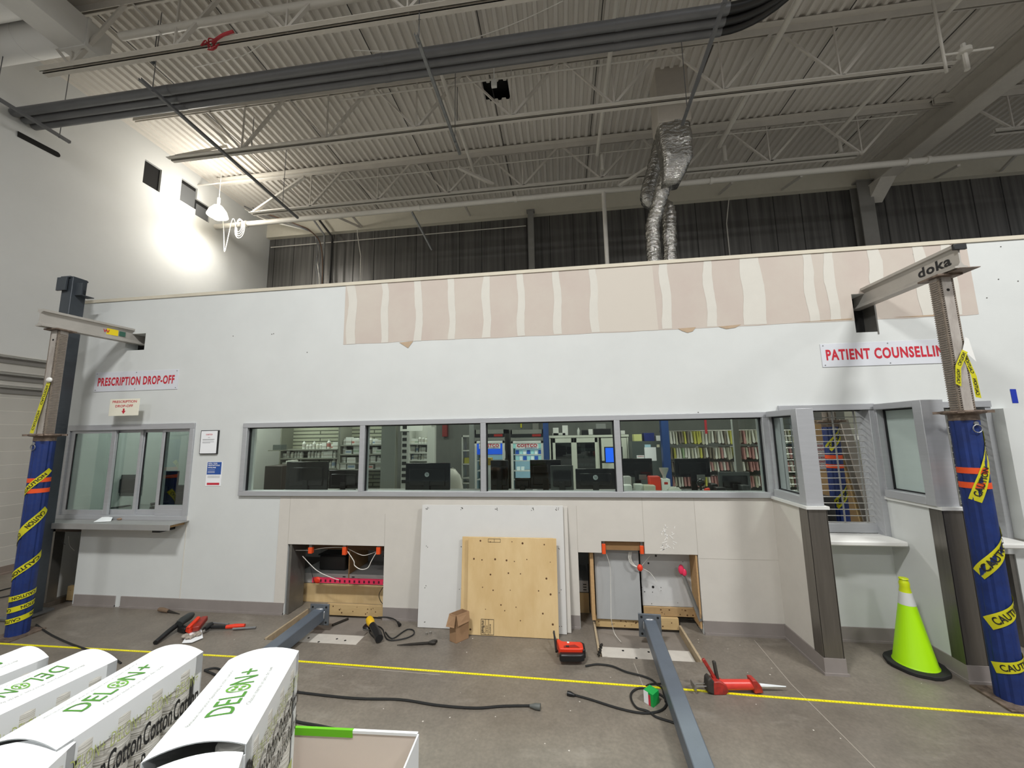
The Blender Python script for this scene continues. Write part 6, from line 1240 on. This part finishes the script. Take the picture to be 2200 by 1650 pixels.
for px0, py0, px1, py1, mt, nm, lab, cat in [(1188, 919, 1200, 928, WHT, 'storage_box', 'left white box stacked on the tall white cabinet', 'box'), (1208, 914, 1220, 928, WHT, 'storage_box', 'taller white box on the tall white cabinet', 'box'), (1187, 930, 1215, 934, M('shelf_white'), 'flat_tray', 'flat pale tray on the tall white cabinet', 'tray'),
                                        (1250, 924, 1263, 933, BLK, 'black_case', 'round black case on the tall white cabinet', 'case'), (1264, 922, 1273, 932, WHT, 'storage_box', 'small white box beside the black case', 'box'), (1277, 921, 1312, 933, BLK, 'label_printer', 'black printer with paper tray on the tall white cabinet', 'printer'),
                                        (1331, 925, 1342, 933, WHT, 'storage_box', 'white box with blue lid right of the third mullion', 'box')]:
    a1, b1, za, zb_ = rY(px0, py0, px1, py1, Y+.2)
    if nm == 'label_printer':
        t = thing(nm, lab, cat, ((a1+b1)/2, Y+.2, zt)); MB().box(a1, b1, Y+.15, Y+.45, zt+.002, zb_).build('body', mt, t, .01); MB().prism([(a1+.06, Y+.4, zb_), (b1-.08, Y+.4, zb_), (b1-.08, Y+.42, zb_+.12), (a1+.06, Y+.42, zb_+.12)], (0, .004, 0)).build('paper_tray', M('tray_grey', '#8b8d8a', .5), t)
    else: one(nm, B(a1, b1, Y+.15, Y+.35, (zt+.002 if py1 > 926 else zt+.002), zb_), mt, lab, cat, None, .006)
p = aY(1243, 925, Y+.2); one('spray_bottle', MB().lathe([(.03, 0), (.032, .02), (.032, .11), (.012, .15), (.012, .17)], (p.x, Y+.25, zt+.002), 12), M('bottle_white'), 'white spray bottle on the tall white cabinet', 'bottle')
p = aY(1113, 916, 8.9); t = thing('warning_tag', 'yellow and white tag hanging above the right refrigerator', 'tag', (p.x, 9.0, aY(1113, 923, 8.9).z)); MB().box(p.x-.02, p.x+.02, 9.6, 9.62, aY(1113, 919, 9.6).z, aY(1113, 905, 9.6).z).build('yellow_tag', YEL, t)
# blue screen
a1, b1, za, zb_ = rY(1301, 962, 1336, 993, 8.2); t = thing('wall_screen', 'bright blue screen behind the third mullion', 'screen', ((a1+b1)/2, 8.2, za)); MB().box(a1-.02, b1+.02, 8.2, 8.24, za-.02, zb_+.02).build('bezel', BLK, t, .004); MB().box(a1, b1, 8.195, 8.2, za, zb_).build('display', M('blue_display', '#1a5be8', .3, emit='#1f66f5', es=.9), t); MB().box((a1+b1)/2-.03, (a1+b1)/2+.03, 8.24, 8.69, (za+zb_)/2-.03, (za+zb_)/2+.03).build('arm', BLK, t)
# filing cabinet with notices
Y = 8.3; a1, b1, _, zt = rY(1360, 948, 1427, 1053, Y); t = thing('filing_cabinet', 'dark grey filing cabinet with papers taped on it', 'cabinet', ((a1+b1)/2, Y, FLR)); zt = aY(1392, 948, Y).z
MB().box(a1, b1, Y, Y+.6, FLR, zt).build('body', M('file_grey', '#4d5553', .45), t, .004)
for i, (p0, q0, p1, q1, mt) in enumerate([(1385, 961, 1410, 990, PAPER), (1385, 955, 1398, 961, M('note_blue', '#a9cfe0', .6)), (1368, 978, 1384, 985, PAPER), (1411, 955, 1417, 961, M('note_cream', '#d6d3b8', .6))]):
    x0_, x1_, z0_, z1_ = rY(p0, q0, p1, q1, Y-.003); MB().box(x0_, x1_, Y-.003, Y, z0_, z1_).build('notice', mt, t)
x0_, x1_, z0_, z1_ = rY(1370, 979.5, 1383, 982, Y-.005); mb = MB(); text_on(mb, 'COSTCO', (x0_, Y-.004, z0_), (x1_-x0_, 0, 0), (0, 0, z1_-z0_), (0, -.001, 0), .03); mb.build('red_print', SIGNR, t)
for (p0, q0, p1, mt, nm, lab) in [(1362, 933, 1379, M('box_yellowish', '#cfd08a', .5), 'storage_tub', 'white tub with yellow base on the filing cabinet'), (1384, 930, 1406, M('box_navy', '#1f2f74', .5), 'storage_tub', 'navy blue box with white label on the filing cabinet'), (1410, 936, 1421, WHT, 'medicine_box', 'small white pack on the filing cabinet')]:
    x0_, x1_, z0_, z1_ = rY(p0, q0, p1, 948, Y+.05); one(nm, B(x0_, x1_, Y+.05, Y+.25, zt+.001, z1_), mt, lab, 'box', None, .006)
# hanging bag rows
BAGS = [M('bag_clear', '#b9b7a4', .35), M('bag_yellow', '#c3c05a', .4), M('bag_pink', '#b98a86', .4), M('bag_white', '#d9d8cf', .35), M('bag_brown', '#7d7466', .5), M('bag_green', '#9db58c', .4)]
rows = [(926, 957), (962, 989), (993, 1016), (1024, 1050)]; YBG = 8.75; nm_ = ['top', 'second', 'third', 'bottom']; bagp = {}
for ri, (p0, p1) in enumerate(rows):
    zr = aY(1530, p0, YBG).z; zl = aY(1530, p1, YBG).z; H = zr-zl; xL, xR = aY(1442, 975, YBG).x, aY(1738, 975, YBG).x
    t = thing('bag_rail', 'horizontal rail holding the %s row of hanging bags' % nm_[ri], 'rail', ((xL+xR)/2, YBG+.15, zr)); MB().cyl((xL, YBG+.15, zr+.01), (xR, YBG+.15, zr+.01), .01, 8).build('rod', STEEL, t)
    MB().box(xL, xL+.02, YBG+.14, YB-.02, zr, zr+.03).box(xR-.02, xR, YBG+.14, YB-.02, zr, zr+.03).build('end_bracket', M('shelf_dark'), t)
    x = xL+.02; n = 0
    while x < xR-.02 and n < 68:
        pinkish = x > aY(1592, 975, YBG).x or ri == 3; c = rng.choices(range(6), [3, .6, 6, 3, 2, .2] if pinkish else ([4, 3, .5, 4, 2, 1] if ri < 2 else [3, .4, 4, 4, 2, .3]))[0]
        if c not in bagp:
            m_ = MB().prism([(-.006, 0, 0), (.006, 0, 0), (.02, 0, -.6), (.028, 0, -.92), (0, 0, -1.0), (-.024, 0, -.9), (-.014, 0, -.5)], (0, .26, 0)); o = m_.build('hanging_bag', BAGS[c]); bagp[c] = o
            o.data.transform(Matrix.Translation(ORG_[o.name]))
        else: o = bagp[c].copy(); C.objects.link(o)
        o.location = (x, YBG+rng.uniform(0, .05), zr); o.scale = (rng.uniform(.8, 1.15), 1, H*rng.uniform(.8, 1.0)); o.rotation_euler = (0, rng.uniform(-.05, .05), 0)
        tag(o, 'clear prescription bag hanging in the %s row' % nm_[ri], 'bag', 'bags in the %s row' % nm_[ri]); x += rng.uniform(.055, .068); n += 1
a1, b1, za, zb_ = rY(1514, 901, 1519, 932, 8.6); one('red_strip_sign', B(a1, b1, 8.6, 8.61, za, 3.7), M('strip_red', '#b52a33', .5), 'narrow red strip hanging over the bags', 'sign')
a1, b1, _, _ = rY(1580, 980, 1593, 980, 6.4); one('grey_post', B(a1, b1, 6.4, 6.46, FLR+.001, 3.73), M('post_pale', '#9a9d98', .5), 'grey post in front of the hanging bags', 'post')
# things on the counter in the fourth pane
def onc(px0, py0, px1, Y, mat, nm, lab, cat, bev=.01, d=.12, py1=None):
    a1, b1, za, zb_ = rY(px0, py0, px1, 1050, Y); return one(nm, B(a1, b1, Y, Y+d, 1.231 if py1 is None else aY(px0, py1, Y).z, aY((px0+px1)/2, py0, Y).z), mat, lab, cat, None, bev)
p = aY(1428, 1030, 4.75); t = thing('pill_counter', 'pale counting machine with funnel top in the fourth pane', 'machine', (p.x, 4.75, 1.231)); zc_ = aY(1428, 1028, 4.75).z; MB().box(p.x-.05, p.x+.05, 4.7, 4.82, 1.232, zc_).build('body', WHT, t, .01)
MB().lathe([(.018, 0), (.02, .03), (.05, .1), (.052, .12), (.045, .1), (.012, .03)], (p.x, 4.76, zc_), 16).build('funnel', M('shelf_white'), t); MB().box(p.x-.02, p.x+.02, 4.697, 4.70, zc_-.06, zc_-.035).build('red_display', M('display_red'), t)
onc(1396, 1024, 1420, 4.7, M('grip_red'), 'red_dispenser', 'red dispenser left of the counting machine', 'dispenser'); onc(1341, 1024, 1357, 4.8, WHT, 'card_reader', 'white framed device at the left of the fourth pane', 'device'); onc(1341, 1043, 1358, 4.62, WHT, 'small_device', 'small white device at the bottom left of the fourth pane', 'device', .004)
onc(1364, 1041, 1383, 4.66, M('shelf_white'), 'paper_cup_stack', 'pale cups at the bottom of the fourth pane', 'cups'); onc(1384, 1043, 1409, 4.6, M('bag_clear'), 'plastic_tray', 'clear tray at the bottom of the fourth pane', 'tray'); onc(1374, 1020, 1390, 4.9, M('tray_grey'), 'name_card', 'grey card under the monitor in the fourth pane', 'card', .003, .02, 1031); onc(1499, 1020, 1516, 4.9, M('tray_grey'), 'name_card', 'grey card under the monitor by the hanging bags', 'card', .003, .02, 1031)
p0 = aY(1448, 1040, 4.62); mb = MB().ball((p0.x, 4.62, 1.27), .09, 1, .6, .8, 12); crinkle(mb, 0, .006); one('paper_bag', mb, M('bag_grey'), 'crumpled grey paper bag right of the counting machine', 'bag')
p0 = aY(1467, 1045, 4.6); one('paper_sheet', MB().bar((p0.x-.06, 4.62, 1.30), (p0.x+.06, 4.58, 1.26), .06, .004), PAPER, 'white paper lying tilted in the fourth pane', 'paper')
p0 = aY(1505, 1037, 4.7); t = thing('webcam', 'round black camera on a stand in the fourth pane', 'camera', (p0.x, 4.7, 1.231)); MB().ball((p0.x, 4.7, p0.z), .045).build('ball', BLKG, t); MB().cyl((p0.x, 4.7, 1.232), (p0.x, 4.7, p0.z-.03), .012, 8).build('stand', BLK, t)
p0 = aY(1517, 1047, 4.6); one('tape_dispenser', MB().prism([(p0.x-.04, 4.58, 1.232), (p0.x+.04, 4.58, 1.232), (p0.x+.03, 4.58, 1.33), (p0.x-.01, 4.58, 1.32)], (0, .05, 0)), M('grip_red'), 'red tape dispenser left of the low monitor', 'dispenser'); onc(1528, 1040, 1543, 4.75, BLK, 'black_device', 'small black device beside the red tape dispenser', 'device')
onc(1540, 1048, 1560, 4.5, BLK, 'headset', 'black object under the low monitor', 'device', .005, .1); onc(1595, 1043, 1612, 4.52, M('housing_dark'), 'tangled_cables', 'dark cables right of the low monitor', 'cable')
# first pane: desk lamp and dark furniture
p0 = aY(564, 990, 5.9); t = thing('desk_lamp', 'black desk lamp at the left of the first pane', 'lamp', (p0.x, 5.6, .3)); MB().cyl((p0.x-.05, 5.6, .3), (p0.x-.05, 5.6, 1.5), .012, 8).tube([(p0.x-.05, 5.6, 1.5), (p0.x, 5.6, aY(562, 991, 5.6).z+.05)], .012, 8).build('stem', BLK, t); MB().lathe([(.02, .05), (.07, -.03), (.06, -.03), (.01, .04)], (p0.x+.02, 5.6, aY(568, 991, 5.6).z), 14).build('shade', BLK, t)
a1, b1, za, zb_ = rY(548, 1001, 586, 1053, 6.0); one('dark_cabinet', B(a1, b1, 6.2, 6.7, FLR, aY(567, 1001, 6.2).z), M('dark_brown', '#2a211a', .5), 'dark low cabinet at the left of the first pane', 'cabinet', None, .01)
a1, b1, za, zb_ = rY(588, 985, 600, 1053, 6.6); one('white_stack', B(a1, b1, 6.9, 7.1, FLR, aY(594, 990, 6.9).z), M('shelf_white'), 'narrow white stack beside the dark cabinet', 'shelves')
a1, b1, za, zb_ = rY(576, 956, 600, 967, 6.9); t = thing('wall_shelf', 'small wall shelf with grey box against the bright wall', 'shelf', ((a1+b1)/2, 6.9, za)); MB().box(a1, b1, 6.9, 7.15, za-.02, za).build('board', M('shelf_grey'), t); MB().box(a1+.06, b1, 6.95, 7.1, za, zb_).build('grey_box', M('file_grey'), t)
# behind the wire grille
a1, b1, za, zb_ = rY(1744, 905, 1800, 1140, 5.6); one('plywood_sheet', B(a1-.1, b1+.25, 5.7, 5.72, FLR+.003, aY(1770, 903, 5.7).z), M('ply_light', '#d2b183', .7, var=.05), 'tall light plywood sheet behind the wire grille', 'sheet')
x0_, x1_, z0_, z1_ = rY(1751, 951, 1799, 1008, 5.66); t = thing('notice_sign', 'white notice with red lettering behind the wire grille', 'sign', ((x0_+x1_)/2, 5.66, z0_)); MB().box(x0_-.02, x1_, 5.68, 5.69, z0_, z1_).build('sheet', PAPER, t)
mb = MB()
for i, s in enumerate(['BECAUSE WE CARE', 'ABOUT YOUR', 'SAFETY AND SECURITY', 'THIS WAREHOUSE', 'IS MONITORED BY', 'CLOSED CIRCUIT CAMERAS']): h_ = (z1_-z0_)/6.6; text_on(mb, s, (x0_, 5.679, z1_-h_*(i+1)), (x1_-x0_-.01, 0, 0), (0, 0, h_*.5), (0, -.001, 0), .03)
mb.build('lettering', SIGNR, t)
p0 = aY(1806, 1000, 5.1); t = jack_post(p0.x, 5.2, 'blue jack post behind the wire grille', 2.05, 3.2)
x, y = p0.x, 5.2; helix_tape(t, x, y, .086, 1.72, 1.98, .4, -1.1, .09, reps=1); helix_tape(t, x, y, .086, 1.05, 1.3, .4, -1.1, .09, reps=1)
for i, (px0, px1, py, Y, mt, lab) in enumerate([(1828, 1840, 905, 5.5, LUM, 'narrow wooden board leaning beside the inner jack post'), (1836, 1856, 905, 5.45, M('board_grey', '#8d8880', .6), 'grey board with brown slot leaning beside the inner jack post'), (1850, 1868, 900, 5.35, M('board_taupe', '#a49d93', .6), 'wide taupe board leaning at the middle of the wire grille')]):
    a1, b1, _, _ = rY(px0, 1000, px1, 1000, Y); one('leaning_board', MB().prism([(a1-.09, Y+.12, aY(px0, py, Y).z), (b1-.09, Y+.12, aY(px0, py, Y).z), (b1+.07, Y-.05, FLR if Y > 5.27 else .01), (a1+.07, Y-.05, FLR)], (0, .02, 0)), mt, lab, 'board')
t, a, b, zs = shelf_unit(1862, 1912, [945, 972, 1000, 1030, 1060, 1090, 1120], 6.9, .35, 'shelving full of medicine packs right in the wire grille', M('shelf_grey'), 2.5, M('shelf_dark'))
for i, z_ in enumerate(zs): fill(a, b, 6.98, z_, 'medicine pack on the %s shelf behind the wire grille' % ['first', 'second', 'third', 'fourth', 'fifth', 'sixth', 'lowest'][i], 'packs on the %s shelf behind the grille' % ['first', 'second', 'third', 'fourth', 'fifth', 'sixth', 'lowest'][i], ['box', 'bin', 'box'], .09, 1.1, 1.7, .05)
a1, b1, _, _ = rY(1764, 1100, 1790, 1100, 5.0); one('black_bin', B(a1, b1, 4.95, 5.25, .001, aY(1777, 1067, 4.95).z), BLK, 'black bin at the bottom left behind the wire grille', 'bin', None, .01)
t, a, b, zs = shelf_unit(2040, 2180, [900, 960, 1020, 1080], 6.2, .4, 'shelving with packs behind the right jack post', M('shelf_grey'), 2.7, M('shelf_white'))
for i, z_ in enumerate(zs): fill(a, b, 6.28, z_, 'medicine pack on the %s shelf behind the right jack post' % ['first', 'second', 'third', 'fourth'][i], 'packs on the %s shelf, right opening' % ['first', 'second', 'third', 'fourth'][i], ['box', 'bin'], .11, 1.3, 1.9, .05)
